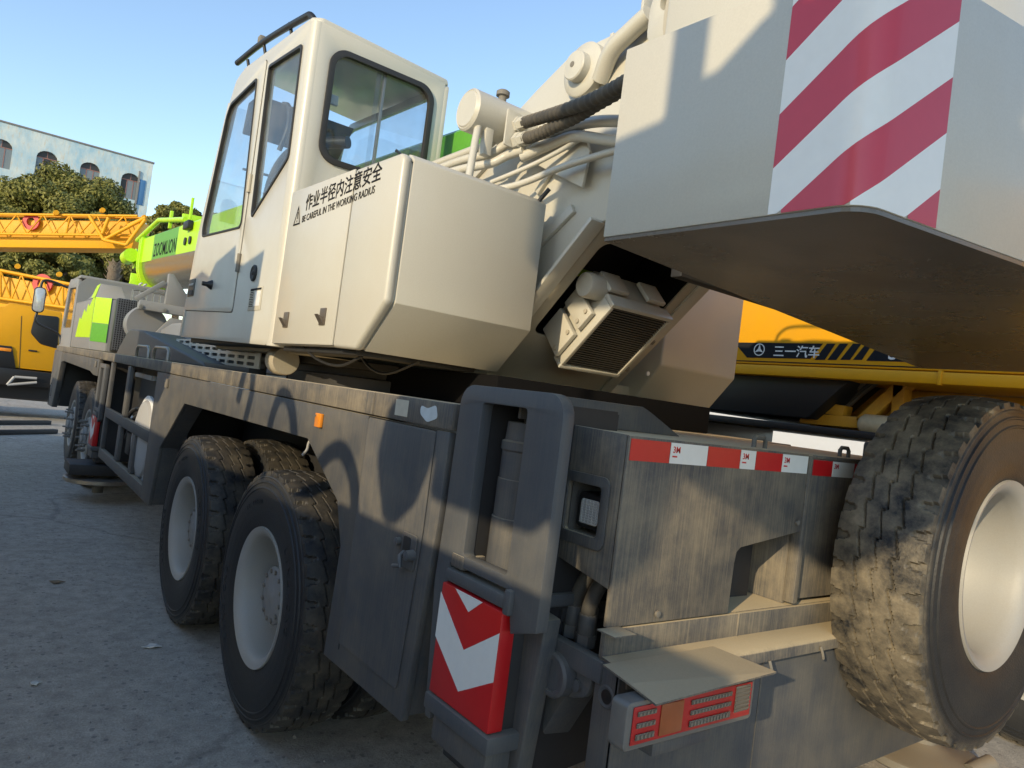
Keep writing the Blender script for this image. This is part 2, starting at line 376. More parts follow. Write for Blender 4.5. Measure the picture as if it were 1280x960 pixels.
def wheel(parent, c, kind='dual', sx=-1, name='wheel', rotz=None, dusty=False, detail=True):
    e = empty(name, c, parent)
    e.rotation_euler = (0, 0, (0 if sx < 0 else math.pi) if rotz is None else rotz)
    spin = random.random()*6
    def ch(nm, me, loc=(0, 0, 0)):
        o = bpy.data.objects.new(nm, me); COL.objects.link(o); o.parent = e; o.location = loc; WL[o] = Vector(c); return o
    t = ch('tyre', TYD if dusty else TY); t.rotation_euler = (spin, 0, 0)
    if not detail: ch('rim', RIMD if kind != 'front' else RIMF); return e
    if kind == 'dual':
        ch('rim', RIMD); ch('hub', HUBD)
        for i in range(12): a = 2*math.pi*i/12+spin; ch('hub_bolt', BOLT, (-.063, .104*math.cos(a), .104*math.sin(a)))
        if sx < 0: tag(ch('tyre_lettering', LET), kind='stuff')
    elif kind == 'front':
        ch('rim', RIMF); ch('hub', HUBF)
        for i in range(10): a = 2*math.pi*i/10+spin; ch('wheel_nut', NUT, (-.13, .165*math.cos(a), .165*math.sin(a)))
    elif kind == 'spare':
        ch('rim', RIMD)
    else: ch('rim', RIMD)
    return e

# ------------------------------------------------------------------ ground
def groundmat():
    m, nt, p = newmat('yard_concrete'); L = nt.links.new
    geo = N(nt, 'ShaderNodeNewGeometry')
    def noise(s, d=6, r=.6):
        n = N(nt, 'ShaderNodeTexNoise'); n.inputs['Scale'].default_value = s; n.inputs['Detail'].default_value = d; n.inputs['Roughness'].default_value = r; L(geo.outputs['Position'], n.inputs['Vector']); return n
    a, b, c = noise(1.6, 10, .72), noise(11, 10, .8), noise(110, 4)
    cr = N(nt, 'ShaderNodeValToRGB'); cr.color_ramp.elements[0].position = .3; cr.color_ramp.elements[0].color = (.39, .36, .31, 1); cr.color_ramp.elements[1].position = .75; cr.color_ramp.elements[1].color = (.53, .485, .42, 1); L(a.outputs['Fac'], cr.inputs[0])
    mr = N(nt, 'ShaderNodeMapRange'); mr.inputs[1].default_value = .35; mr.inputs[2].default_value = .7; mr.inputs[3].default_value = .62; mr.inputs[4].default_value = 1.2; L(b.outputs['Fac'], mr.inputs[0])
    vm = N(nt, 'ShaderNodeVectorMath', operation='SCALE'); L(cr.outputs[0], vm.inputs[0]); L(mr.outputs[0], vm.inputs['Scale'])
    mr2 = N(nt, 'ShaderNodeMapRange'); mr2.inputs[1].default_value = .3; mr2.inputs[2].default_value = .7; mr2.inputs[3].default_value = .8; mr2.inputs[4].default_value = 1.15; L(c.outputs['Fac'], mr2.inputs[0])
    vm2 = N(nt, 'ShaderNodeVectorMath', operation='SCALE'); L(vm.outputs[0], vm2.inputs[0]); L(mr2.outputs[0], vm2.inputs['Scale'])
    # cracks
    dn = N(nt, 'ShaderNodeMixRGB'); dn.blend_type = 'ADD'; dn.inputs[0].default_value = .25; L(geo.outputs['Position'], dn.inputs[1]); L(noise(2.5, 6).outputs['Color'], dn.inputs[2])
    vo = N(nt, 'ShaderNodeTexVoronoi', feature='DISTANCE_TO_EDGE'); vo.inputs['Scale'].default_value = .22; L(dn.outputs[0], vo.inputs['Vector'])
    ck = N(nt, 'ShaderNodeMapRange'); ck.inputs[1].default_value = 0; ck.inputs[2].default_value = .006; ck.inputs[3].default_value = .72; ck.inputs[4].default_value = 1; L(vo.outputs['Distance'], ck.inputs[0])
    vm3 = N(nt, 'ShaderNodeVectorMath', operation='SCALE'); L(vm2.outputs[0], vm3.inputs[0]); L(ck.outputs[0], vm3.inputs['Scale'])
    # dark aggregate chips
    v2 = N(nt, 'ShaderNodeTexVoronoi'); v2.inputs['Scale'].default_value = 28; L(geo.outputs['Position'], v2.inputs['Vector'])
    rs = N(nt, 'ShaderNodeSeparateColor'); L(v2.outputs['Color'], rs.inputs[0])
    gt = N(nt, 'ShaderNodeMath', operation='GREATER_THAN'); L(rs.outputs[0], gt.inputs[0]); gt.inputs[1].default_value = .72
    lt = N(nt, 'ShaderNodeMath', operation='LESS_THAN'); L(v2.outputs['Distance'], lt.inputs[0]); lt.inputs[1].default_value = .28
    mu = N(nt, 'ShaderNodeMath', operation='MULTIPLY'); L(gt.outputs[0], mu.inputs[0]); L(lt.outputs[0], mu.inputs[1])
    mf = N(nt, 'ShaderNodeMath', operation='MULTIPLY'); L(mu.outputs[0], mf.inputs[0]); mf.inputs[1].default_value = .45
    mx = N(nt, 'ShaderNodeMix', data_type='RGBA'); L(mf.outputs[0], mx.inputs[0]); L(vm3.outputs[0], mx.inputs[6]); mx.inputs[7].default_value = (.07, .075, .085, 1)
    L(mx.outputs[2], p.inputs['Base Color']); p.inputs['Roughness'].default_value = .88
    h = N(nt, 'ShaderNodeMath', operation='MULTIPLY_ADD'); L(b.outputs['Fac'], h.inputs[0]); h.inputs[1].default_value = 2.5; L(c.outputs['Fac'], h.inputs[2])
    h2 = N(nt, 'ShaderNodeMath', operation='MULTIPLY_ADD'); L(ck.outputs[0], h2.inputs[0]); h2.inputs[1].default_value = 1.5; L(h.outputs[0], h2.inputs[2])
    bp = N(nt, 'ShaderNodeBump'); bp.inputs['Strength'].default_value = .55; bp.inputs['Distance'].default_value = .012; L(h2.outputs[0], bp.inputs['Height']); L(bp.outputs[0], p.inputs['Normal'])
    return m
M_ground = groundmat()
tag(V('ground', [(-300, -300, 0), (300, -300, 0), (300, 300, 0), (-300, 300, 0)], [(0, 1, 2, 3)], M_ground), kind='structure')
# loose grit and stone chips on the concrete
gv, gf = [], []
for i in range(900):
    x = random.uniform(-2.6, -.9); y = random.uniform(.6, 14)
    if random.random() < .25: x = random.uniform(-1.5, 3); y = random.uniform(-1, 6)
    s = random.uniform(.003, .010)*(1.6 if random.random() < .06 else 1)
    k = len(gv); a0 = random.random()*6
    for j in range(4): a = a0+j*math.pi/2; gv.append((x+s*math.cos(a)*random.uniform(.6, 1.3), y+s*math.sin(a)*random.uniform(.6, 1.3), -.001))
    gv.append((x+random.uniform(-.3, .3)*s, y+random.uniform(-.3, .3)*s, s*random.uniform(.5, .9)))
    gf += [(k, k+1, k+4), (k+1, k+2, k+4), (k+2, k+3, k+4), (k+3, k, k+4)]
M_chip = plain('stone_chip', (.24, .23, .21), .85)
tag(V('grit', gv, gf, M_chip), 'scattered grit and small stone chips lying on the concrete yard', 'grit', kind='stuff')
# a few flat dry leaves and scraps that can be told apart
M_leafd = plain('dry_leaf', (.20, .14, .08), .8)
M_scrap = plain('paper_scrap', (.55, .54, .5), .8)
for i, (u, v, mt, s) in enumerate(((70, 728, M_leafd, .03), (190, 808, M_scrap, .03), (43, 855, M_scrap, .02), (17, 548, M_scrap, .05))):
    c = at(u, v, z=.004); pts = [(c.x+s*math.cos(a+i)*(1.8 if j % 3 == 0 else .8), c.y+s*math.sin(a+i), .004+.006*(j % 2)) for j, a in enumerate([k*math.pi/4 for k in range(8)])]
    pts += [(p[0], p[1], p[2]+.002) for p in pts]
    fs = [tuple(range(8)), tuple(range(8, 16))]+[(k, (k+1) % 8, 8+(k+1) % 8, 8+k) for k in range(8)]
    o = V('dry_leaf' if mt is M_leafd else 'paper_scrap', pts, fs, mt)
    tag(o, ['curled brown leaf on the shaded concrete beside the rear wheels', 'torn pale scrap on the concrete near the rear tyre', 'small pale fleck of paper on the open shaded concrete', 'white scrap on the concrete beside the front wheels'][i], 'leaf' if mt is M_leafd else 'scrap')

# ------------------------------------------------------------------ the grey and beige truck crane
CR = empty('truck_crane', (0, 5, 0))
tag(CR, 'dusty truck crane with beige upper body, dark grey carrier and lime boom', 'crane truck')
XS = -1.24
# --- chassis under the deck
box('chassis_rail', -.50, -.38, .12, 11.2, .68, 1.18, M_dark, CR); box('chassis_rail', .38, .50, .12, 11.2, .68, 1.18, M_dark, CR)
V('cross_member', *joinm(*[boxm(-.38, .38, y, y+.12, .75, 1.1) for y in (.3, 1.2, 2.5, 3.9, 5.2, 6.6, 8.6, 10.5)]), M_dark, CR)
for y in (1.8986, 3.2486, 7.9, 9.3):
    lathe('axle', [(.09, -.95), (.09, -.3), (.2, -.2), (.24, 0), (.2, .2), (.09, .3), (.09, .95)], 'x', (0, y, .54), M_dark, CR, 20)
box('deck_plate', -1.2, 1.2, 1.0, 11.2, 1.40, 1.462, M_greyd, CR)
box('well_shade_panel', -.6, -.5, 1.1, 4.4, .75, 1.40, M_dark, CR)  # dark panel added on the inner side so the wheel well stays dark
box('chassis_tank', -.95, -.5, 4.5, 6.4, .5, 1.2, M_dark, CR)
box('well_shade_panel', -.62, -.52, 7.4, 11.1, .75, 1.40, M_dark, CR)
# fascia along the deck edge, four lengths with seams
for y0, y1, mt in ((.528, 1.008, M_greyd), (1.014, 2.60, M_greyd), (2.606, 4.30, M_greyd), (4.306, 7.2, M_greyd), (7.206, 11.9, M_greyd)):
    box('deck_fascia', XS-.004, -1.18, y0, y1, 1.397, 1.474, mt, CR, .006)
# side panel with wheel arch cut out
side = [(4.42, 1.393), (.535, 1.393), (.535, 1.15), (.592, .571), (1.143, .564), (1.125, .937), (1.198, 1.079), (1.539, 1.257), (3.538, 1.235), (4.037, .90), (4.129, .498), (4.42, .498)]
sp = prism('side_panel', 'x', side, XS, -1.215, M_grey, CR, .004)
lip = [(1.143, .57), (1.125, .937), (1.198, 1.079), (1.539, 1.257), (3.538, 1.235), (4.037, .90), (4.129, .505)]
# the lip turned in along the arch
vs = [(x, y, z) for x in (-1.216, -1.12) for y, z in lip]; n_ = len(lip)
V('arch_lip', vs+[(x, y-.006, z+.012) for x, y, z in vs], [(i, i+1, n_+i+1, n_+i) for i in range(n_-1)]+[(2*n_+i, 2*n_+i+1, 3*n_+i+1, 3*n_+i) for i in range(n_-1)]+[(i, i+1, 2*n_+i+1, 2*n_+i) for i in range(n_-1)]+[(n_+i, n_+i+1, 3*n_+i+1, 3*n_+i) for i in range(n_-1)], M_grey, sp)
lk = prism('storage_locker', 'x', [(1.10, 1.385), (.54, 1.385), (.54, 1.15), (.60, .58), (1.10, .575)], -1.213, -.75, M_grey, CR)
dr = prism('locker_door', 'x', rpoly([(1.028, 1.388), (.60, 1.388), (.60, 1.1), (.634, .645), (1.028, .64)], .012), XS-.006, XS-.001, M_grey, lk, .0025)
V('door_seam', *joinm(boxm(XS-.0012, XS-.0004, 1.03, 1.036, .62, 1.392), boxm(XS-.0012, XS-.0004, .6, 1.03, 1.3885, 1.3925)), M_black, lk)
# locker latch
lt_ = prism('latch', 'x', rrect(.615, .70, .985, 1.085, .01), XS-.012, XS-.006, M_grey, lk, .002)
prism('latch_recess', 'x', rrect(.645, .685, 1.01, 1.075, .008), XS-.0135, XS-.0121, M_dark, lk, 0)
tube('latch_handle', [(XS-.014, .67, 1.03), (XS-.03, .665, 1.02), (XS-.034, .65, .995), (XS-.034, .69, .985)], .007, M_greyc, lk, 8, False)
lathe('latch_knob', [(0, -.03), (.014, -.028), (.016, -.012), (.016, 0)], 'x', (XS-.008, .625, 1.03), M_greyc, lk, 14)
lathe('latch_knob', [(0, -.016), (.012, -.014), (.012, 0)], 'x', (XS-.008, .715, 1.05), M_greyc, lk, 14)
# stickers, amber reflectors
M_peel = plain('peeled_sticker', (.52, .58, .60), .6)
stk = rpoly([(.615, 1.462), (.60, 1.425), (.655, 1.408), (.70, 1.43), (.70, 1.455), (.66, 1.448)], .012)
prism('peeled_sticker', 'x', stk, XS-.0052, XS-.0042, M_peel, CR, 0)
M_lab = plain('worn_label', (.50, .47, .38), .6)
prism('worn_label', 'x', rrect(.775, .855, 1.412, 1.462, .002), XS-.0052, XS-.0042, M_lab, CR, 0)
for y, z, s in ((1.432, 1.338, .026), (4.05, 1.33, .03), (7.45, 1.34, .03)):
    o = prism('side_marker', 'x', rrect(y-s, y+s, z-s, z+s, .004), XS-.014, XS-.001, M_orange if y < 3 else M_rust, CR, .002)
    lathe('marker_screw', [(.004, 0), (.004, -.002), (0, -.0025)], 'x', (XS-.014, y+s*.7, z+s*.6), M_steel, o, 8)
# cable tuft hanging from the arch
tube('loose_cable', [(-1.19, 1.60, 1.26), (-1.2, 1.615, 1.235), (-1.2, 1.625, 1.205), (-1.2, 1.66, 1.18)], .006, M_greyl, CR)
# --- wheels
YA = 1.8986
for y in (YA, YA+1.35):
    for sx in (-1, 1):
        wheel(CR, (sx*1.095, y, .5395), 'dual', sx)
        wheel(CR, (sx*.765, y, .5395), 'inner', sx, detail=False)
for y in (7.9, 9.3):
    for sx in (-1, 1): wheel(CR, (sx*1.06, y, .5395), 'front', sx)
# --- open frame ahead of the arch
fr = box('frame_bar', XS, -1.20, 4.43, 6.52, .50, .585, M_grey, CR); box('frame_bar', XS, -1.20, 4.43, 6.48, .885, .965, M_grey, CR)
box('frame_post', XS+.004, -1.205, 6.44, 6.53, .59, 1.39, M_grey, CR)
box('frame_post', XS+.004, -1.205, 5.50, 5.62, .97, 1.39, M_grey, CR)
box('frame_post', XS+.004, -1.205, 5.58, 5.70, .59, .88, M_grey, CR); box('frame_post', XS+.004, -1.205, 4.92, 5.04, .59, .88, M_grey, CR)
box('frame_back', -.98, -.96, 4.45, 6.45, .5, 1.39, M_dark, CR)
tk = V('air_tank', *lathem([(0, -.36), (.20, -.355), (.30, -.33), (.335, -.28), (.34, -.1), (.335, 0), (0, .0)], 'x', (-.86, 4.98, .84), 40), M_greyl, CR, 0, 40)
for dx in (-.30, -.24, -.16): lathe('tank_band', [(.343, -.012), (.349, -.008), (.349, .008), (.343, .012)], 'x', (-.86+dx, 4.98, .84), M_white, tk, 40)
tube('air_hose', [(-1.1, 6.3, .75), (-1.12, 5.9, .98), (-1.12, 5.4, 1.05), (-1.1, 4.9, 1.0)], .018, M_hose, CR); tube('air_hose', [(-1.08, 6.2, .72), (-1.1, 5.85, .93), (-1.1, 5.45, .99), (-1.08, 4.9, .93)], .018, M_hose, CR)
box('valve_block', -1.12, -1.0, 5.75, 5.95, .62, .8, M_dark, CR); lathe('valve', [(.05, -.08), (.05, 0), (.08, 0), (.08, .05)], 'x', (-1.05, 5.55, .7), M_greyl, CR, 16)
lathe('work_light', [(0, -.02), (.02, -.02), (.02, .02)], 'x', (-1.1, 5.15, 1.32), M_lens, CR, 12); box('conduit', -1.13, -1.09, 5.2, 5.9, 1.30, 1.34, M_greyl, CR)

# --- outriggers
def chevron(parent, x, y0, y1, z0, z1):
    b = box('chevron_board', x, x+.045, y0, y1, z0, z1, M_red, parent, .004)
    yc = (y0+y1)/2; h = (z1-z0); X0 = x-.0006; t = .0009
    def pl(pts): V('chevron_stripe', *prismm('x', pts, X0-t, X0), M_wref, b)
    w = y1-y0
    A = [(y1, z0+h*.905), (y1, z0+h*.5), (yc, z0+h*.17), (y0, z0+h*.43), (y0, z0+h*.83), (yc, z0+h*.53)]
    pl(A)
    pl([(yc+w*.26, z1), (yc, z0+h*.86), (yc-w*.2, z1)])
    return b
def outrigger(dy, ztop=1.53, zl=.63, front=False):
    h = empty('outrigger', (-1.2, .287+dy, zl), CR)
    dz = ztop-1.53
    out = rpoly([(.073+dy, zl+.34), (.10+dy, ztop), (.49+dy, ztop), (.508+dy, zl+.4), (.47+dy, zl), (.44+dy, zl), (.44+dy, zl+.33)], .004)
    out = [(.165+dy, .96+dz), (.075+dy, .99+dz)]+[(.073+dy, 1.2+dz)]+rrect(.073+dy, .501+dy, 1.3+dz, ztop, .055)[0:12][::-1]+[(.505+dy, 1.2+dz), (.515+dy, 1.0+dz), (.478+dy, .64+dz), (.452+dy, .64+dz), (.452+dy, 1.055+dz), (.19+dy, 1.055+dz)]
    hole = rrect(.205+dy, .395+dy, 1.085+dz, 1.487+dz, .012)
    prism('outrigger_frame', 'x', out, XS, XS+.035, M_greyc, h, .006, [hole])
    # tube walls behind the opening, coloured dark for the shade inside
    V('outrigger_tube', *joinm(boxm(XS+.036, -.95, .397+dy, .409+dy, .9+dz, 1.5+dz), boxm(XS+.036, -.95, .185+dy, .197+dy, 1.0+dz, 1.5+dz), boxm(XS+.036, -.95, .19+dy, .405+dy, 1.495+dz, 1.507+dz), boxm(-.96, -.95, .19+dy, .405+dy, .9+dz, 1.5+dz)), M_dark, h)
    jx, jy = -1.125, .335+dy
    j = V('jack', *lathem([(.0, 1.447), (.056, 1.447), (.058, 1.40), (.066, 1.395), (.066, 1.375), (.062, 1.37), (.062, 1.30), (.0645, 1.298), (.0645, 1.20), (.068, 1.198), (.068, 1.02), (.068, .72), (.05, .72), (.05, .35 if not front else .24)], 'z', (jx, jy, dz), 36), M_grey, h, 0, 30)
    box('jack_collar', XS-.008, -1.02, .172+dy, .457+dy, 1.008+dz, 1.042+dz, M_greyc, h, .008)
    box('jack_step', XS-.003, -1.17, .385+dy, .445+dy, 1.048+dz, 1.085+dz, M_greyd, h, .006)
    box('collar_ear', XS-.014, XS+.012, .165+dy, .19+dy, 1.0+dz, 1.06+dz, M_greyc, h, .006)
    chevron(h, XS-.012, .187+dy, .455+dy, .717+dz, 1.004+dz)
    box('board_tray', XS-.02, -1.15, .172+dy, .462+dy, .672+dz, .714+dz, M_greyc, h, .006)
    box('board_tray_lower', XS-.004, -1.17, .19+dy, .43+dy, .60+dz, .668+dz, M_grey, h, .004)
    prism('beam_end', 'y', [(-1.20, .55+dz), (-1.20, 1.0+dz), (-.7, 1.0+dz), (-.7, .6+dz)], .2+dy, .43+dy, M_dark, h)
    if front:
        p = lathe('outrigger_pad', [(0, -.03), (.30, -.03), (.32, -.02), (.32, .015), (.30, .022), (.14, .03), (.10, .07), (0, .07)], 'z', (-1.12, jy, .21), M_steel, h, 40)
        box('pad_carrier', -1.42, -.82, jy-.22, jy+.22, .27, .37, M_dark, h)
    return h
outrigger(0)
outrigger(6.72, 1.36, .5, True)
# --- rear corner, left side face
prism('corner_panel', 'x', [(.0, 1.458), (.233, 1.462), (.230, 1.139), (-.0, 1.100)], -1.10, -1.088, M_greyd, CR, .003, [rrect(.060, .178, 1.205, 1.325, .01)])
prism('lamp_surround', 'x', rrect(.035, .195, 1.178, 1.35, .022), -1.106, -1.101, M_grey, CR, .002, [rrect(.060, .178, 1.205, 1.325, .01)])
V('lamp_recess', *joinm(boxm(-1.087, -.98, .055, .06, 1.2, 1.33), boxm(-1.087, -.98, .178, .183, 1.2, 1.33), boxm(-1.087, -.98, .06, .178, 1.2, 1.205), boxm(-1.087, -.98, .06, .178, 1.325, 1.33), boxm(-.985, -.98, .06, .178, 1.2, 1.33)), M_grey, CR)
lamp = empty('work_lamp', (-1.05, .11, 1.26), CR)
V('lamp_housing', *prismm('x', rrect(.068, .160, 1.215, 1.303, .014), -1.083, -1.02), M_black, lamp, .008)
lens = prism('lamp_lens', 'x', rrect(.080, .142, 1.228, 1.288, .008), -1.0875, -1.083, M_lens, lamp, .001)
V('lens_rib', *joinm(*[boxm(-1.0888, -1.0875, .082, .140, 1.230+i*.0062, 1.2325+i*.0062) for i in range(9)], *[boxm(-1.0886, -1.0875, .086+i*.012, .0876+i*.012, 1.23, 1.286) for i in range(5)]), M_lens, lens)
box('rear_deck', -1.095, 1.1, .012, 1.0, 1.445, 1.457, M_greyd, CR)
prism('outrigger_box_wall', 'y', [(-1.185, 1.458), (-1.185, 1.53), (-.735, 1.532), (-.70, 1.52), (-.555, 1.458)], .30, .312, M_grey, CR, .003)
box('outrigger_box_top', -1.185, -.735, .30, .5, 1.524, 1.53, M_grey, CR, .002)
box('rear_inner_wall', -1.05, 1.05, .36, .37, .6, 1.44, M_dark, CR)
# rear panel with the notch, then the recessed right hand panel
notch = [(-1.10, 1.016), (-.648, 1.016), (-.645, 1.15), (-.640, 1.178), (-.625, 1.190), (-.345, 1.231), (-.345, 1.457), (-1.10, 1.457)]
prism('rear_panel', 'y', notch, -.004, .008, M_greyd, CR, .003)
box('panel_edge_strip', -.343, -.318, -.006, .03, 1.02, 1.455, M_greyd, CR, .005)
box('rear_panel', -.318, 1.10, .018, .03, 1.025, 1.452, M_greyd, CR, .003)
box('notch_wall', -.34, -.328, .03, .36, 1.012, 1.44, M_greyd, CR, .002)
prism('rear_beam', 'y', [(-1.10, .945), (-1.10, 1.012), (1.1, 1.012), (1.1, .945)], -.003, .012, M_greyd, CR, .004)
box('beam_floor', -.72, 1.1, .0125, .358, 1.000, 1.012, M_greyd, CR, .003)
prism('beam_flange', 'x', [(-.004, 1.018), (-.06, 1.018), (-.06, 1.014), (-.004, 1.014)], -1.13, -1.06, M_greyd, CR, .001)
prism('rear_ledge', 'x', [(.0, .952), (-.070, .943), (-.082, .935), (-.085, .908), (-.081, .908), (-.078, .930), (-.068, .938), (0, .946)], -1.10, 1.1, M_greyd, CR, .002)
box('ledge_weld', -.60, -.592, -.006, .02, .95, 1.012, M_greyd, CR, .003)
prism('lower_rear_plate', 'y', [(-1.10, .50), (1.1, .50), (1.1, .93), (-1.10, .93)], -.062, -.05, M_grey, CR, .003)
V('plate_weld', *boxm(-.555, -.549, -.0635, -.062, .52, .9), M_greyd, CR)
for u, v in ((821, 767), (996, 653)):
    c = at(u, v, y=-.006); lathe('panel_bolt', [(.008, 0), (.008, -.006), (0, -.007)], 'y', c, M_rust, CR, 8)
for u, v in ((962, 826), (1026, 808)):
    c = at(u, v, y=-.088); tube('hanging_wire', [c, c+Vector((.004, -.006, -.02)), c+Vector((.014, -.004, -.035))], .004, M_rust, CR, 6, False)
# reflective tape
tp = [(-1.095, -.958, 1), (-.956, -.815, 0), (-.813, -.677, 1), (-.675, -.608, 0), (-.606, -.482, 1), (-.480, -.35, 0)]
for a, b, red in tp:
    o = box('reflective_tape', a, b, -.0052, -.0042, 1.400, 1.450, M_red if red else M_wref, CR, 0)
    if not red: textobj('tape_print', '3M', .022, (a+.008, -.0055, 1.426), (1, 0, 0), (0, 0, 1), M_red, o, .0003); box('tape_fine_print', a+.008, a+.026, -.0056, -.0053, 1.415, 1.419, M_red, o, 0)
for a, b, red in ((-.308, -.172, 1), (-.17, -.04, 0), (-.038, .1, 1)):
    o = box('reflective_tape', a, b, .0165, .0175, 1.395, 1.442, M_red if red else M_wref, CR, 0)
    if not red: textobj('tape_print', '3M', .022, (a+.008, .0163, 1.42), (1, 0, 0), (0, 0, 1), M_red, o, .0003)
for x, y in ((-.44, .1), (.046, .1)):
    tube('lifting_ring', [(x-.028, y, 1.45), (x-.028, y, 1.478), (x-.018, y, 1.487), (x+.018, y, 1.487), (x+.028, y, 1.478), (x+.028, y, 1.45)], .007, M_grey, CR, 8, False)
# fender plate and tail light
fp = V('fender_plate', [(-1.145, -.05, .957), (-.760, -.05, .957), (-.752, -.222, .957), (-1.178, -.232, .950), (-1.17, -.15, .958)]+[(-1.145, -.05, .953), (-.760, -.05, .953), (-.752, -.222, .953), (-1.178, -.232, .946), (-1.17, -.15, .954)], [(0, 1, 2, 3, 4), (5, 9, 8, 7, 6), (0, 5, 6, 1), (1, 6, 7, 2), (2, 7, 8, 3), (3, 8, 9, 4), (4, 9, 5, 0)], M_greyd, CR)
tl = empty('tail_light', (-1.0, -.18, .905), CR)
prism('light_frame', 'y', rrect(-1.222, -.797, .847, .945, .014), -.20, -.155, plain('light_frame_grey', (.15, .145, .135), .35), tl, .006)
box('light_face', -1.205, -.812, -.203, -.2005, .86, .935, M_tlred, tl, .001)
box('amber_lens', -1.125, -1.055, -.2055, -.2035, .866, .93, M_tlamb, tl, .0008)
box('clear_lens', -.875, -.822, -.2055, -.2035, .874, .932, M_tlclr, tl, .0008)
for a, b, c, d in ((-1.195, -1.14, .869, .881), (-1.195, -1.14, .893, .903), (-1.195, -1.14, .916, .926), (-1.03, -.89, .868, .881), (-1.03, -.89, .893, .903), (-1.03, -.89, .915, .925)):
    l = box('light_louvre', a, b, -.2065, -.2035, c, d, M_tlclr, tl, .001)
    k = int((b-a)/.011)
    V('louvre_rib', *joinm(*[boxm(a+i*.011+.003, a+i*.011+.008, -.2078, -.2065, c+.002, d-.002) for i in range(k)]), M_steel, l)
V('lens_rib', *joinm(*[boxm(-.874, -.823, -.2072, -.2055, .878+i*.009, .882+i*.009) for i in range(6)]), M_tlclr, tl)
box('light_bracket', -1.12, -.93, -.19, -.10, .815, .843, M_grey, CR, .004)
# crossbar, disc and inner hardware at the left rear corner
beam('corner_bar', (-1.09, .345, .918), (-1.09, -.01, .916), .035, .052, M_greyc, CR, .006)
box('corner_post', -1.10, -1.05, -.062, .012, .50, .945, M_grey, CR, .004)
lathe('post_ring', [(.016, 0), (.022, -.003), (.026, 0)], 'x', (-1.101, -.03, .872), M_greyc, CR, 24); lathe('post_hole', [(.016, 0), (0, -.0015)], 'x', (-1.101, -.03, .872), M_black, CR, 20)
pc = lathe('pin_boss', [(.054, 0), (.054, -.03), (.048, -.036), (.038, -.036), (.036, -.031), (0, -.031)], 'x', (-1.09, .135, .862), M_greyc, CR, 32)
prism('pin_bracket', 'x', rpoly([(.20, .895), (.03, .895), (.04, .84), (.10, .815), (.17, .815)], .02), -1.088, -1.07, M_greyc, CR)
lathe('grease_cap', [(.014, 0), (.014, -.008), (0, -.009)], 'x', (-1.09, .075, .855), M_greyc, CR, 14)
beam('diagonal_ram', (-1.02, .15, .83), (-1.0, .46, .30), .10, .07, M_grey, CR, .01)
beam('outrigger_leg', (-1.14, .165, 1.0), (-1.14, .235, .30), .05, .075, M_grey, CR, .006)
for i, (dy, dx) in enumerate(((.03, 0), (.075, .05), (.10, .02), (.15, .06))):
    h = tube('hydraulic_hose', [(-1.02+dx, .05+dy-.02, 1.17), (-1.03+dx, .06+dy, 1.10), (-1.045+dx, .08+dy, 1.03), (-1.045+dx, .083+dy, .94)], .019, M_hosed, CR, 10)
    lathe('hose_ferrule', [(.021, -.03), (.0225, -.028), (.0225, .02), (.020, .024)], 'z', (-1.045+dx, .083+dy, .985), M_grey, h, 12)
    lathe('hose_nut', [(.026, -.015), (.026, .015)], 'z', (-1.045+dx, .083+dy, .945), M_grey, h, 6)
box('valve_block', -1.06, -.9, .19, .33, .96, 1.01, M_dark, CR, .008); lathe('valve_cap', [(.03, 0), (.03, .035), (.02, .045), (0, .045)], 'z', (-1.03, .26, 1.0), M_grey, CR, 14)
for i, (z, y) in enumerate(((1.05, .14), (1.085, .17), (1.12, .15))):
    h = tube('rear_hose', [(-.68, y, z-.01), (-.56, y-.02, z), (-.50, y, z+.01), (-.44, y+.12, z)], .017, M_hosed, CR, 10)
    lathe('hose_collar', [(.019, -.015), (.022, -.012), (.022, .012), (.019, .015)], 'x', (-.53, y-.012, z+.004), M_grey, h, 12)
# right rear outrigger pad
pd = lathe('outrigger_pad', [(0, -.03), (.24, -.03), (.255, -.02), (.255, .012), (.24, .02), (.12, .03), (.06, .06), (.06, .4), (0, .4)], 'z', (1.22, .22, .19), M_rust, CR, 40)
tube('pad_handle', [(1.22, .02, .20), (1.32, -.02, .24)], .035, M_rust, CR, 10, False)
box('right_outrigger', .95, 1.24, .05, .5, .55, 1.53, M_grey, CR, .02)
# spare wheel on the back
SP = wheel(CR, (.2586, -.1908, 1.1628), 'spare', name='spare_wheel', rotz=math.pi/2, dusty=True)
beam('spare_bracket', (.2586, -.10, 1.1628), (.2586, .02, 1.1628), .2, .2, M_grey, CR)

# ================= upper works of the crane
lathe('slewing_ring', [(0, 1.455), (.82, 1.455), (.82, 1.52), (.78, 1.525), (.78, 1.56), (.86, 1.565), (.86, 1.60), (0, 1.60)], 'z', (-.06, 2.7, 0), M_dark, CR, 64)
box('slewing_platform', -1.0, .95, 1.55, 3.95, 1.60, 1.66, M_beige2, CR, .006)
box('gap_filler', -.62, .75, 1.2, 3.6, 1.464, 1.598, plain('matte_black', (.008, .008, .009), .95, 0, .05), CR, .006)  # near-black block added to keep the gap under the platform dark
lathe('slew_motor', [(.0, -.06), (.07, -.06), (.075, -.05), (.075, .05), (.05, .06)], 'y', (-1.0, 2.62, 1.56), M_beige2, CR, 24)
tube('loose_cable', [(-1.15, 1.95, 1.62), (-1.13, 1.80, 1.57), (-1.12, 1.6, 1.555), (-1.1, 1.45, 1.60)], .006, M_hose, CR, 6)
tube('loose_cable', [(-1.0, 1.7, 1.62), (-.98, 1.6, 1.56), (-.95, 1.5, 1.55), (-.9, 1.35, 1.61)], .006, M_hose, CR, 6)
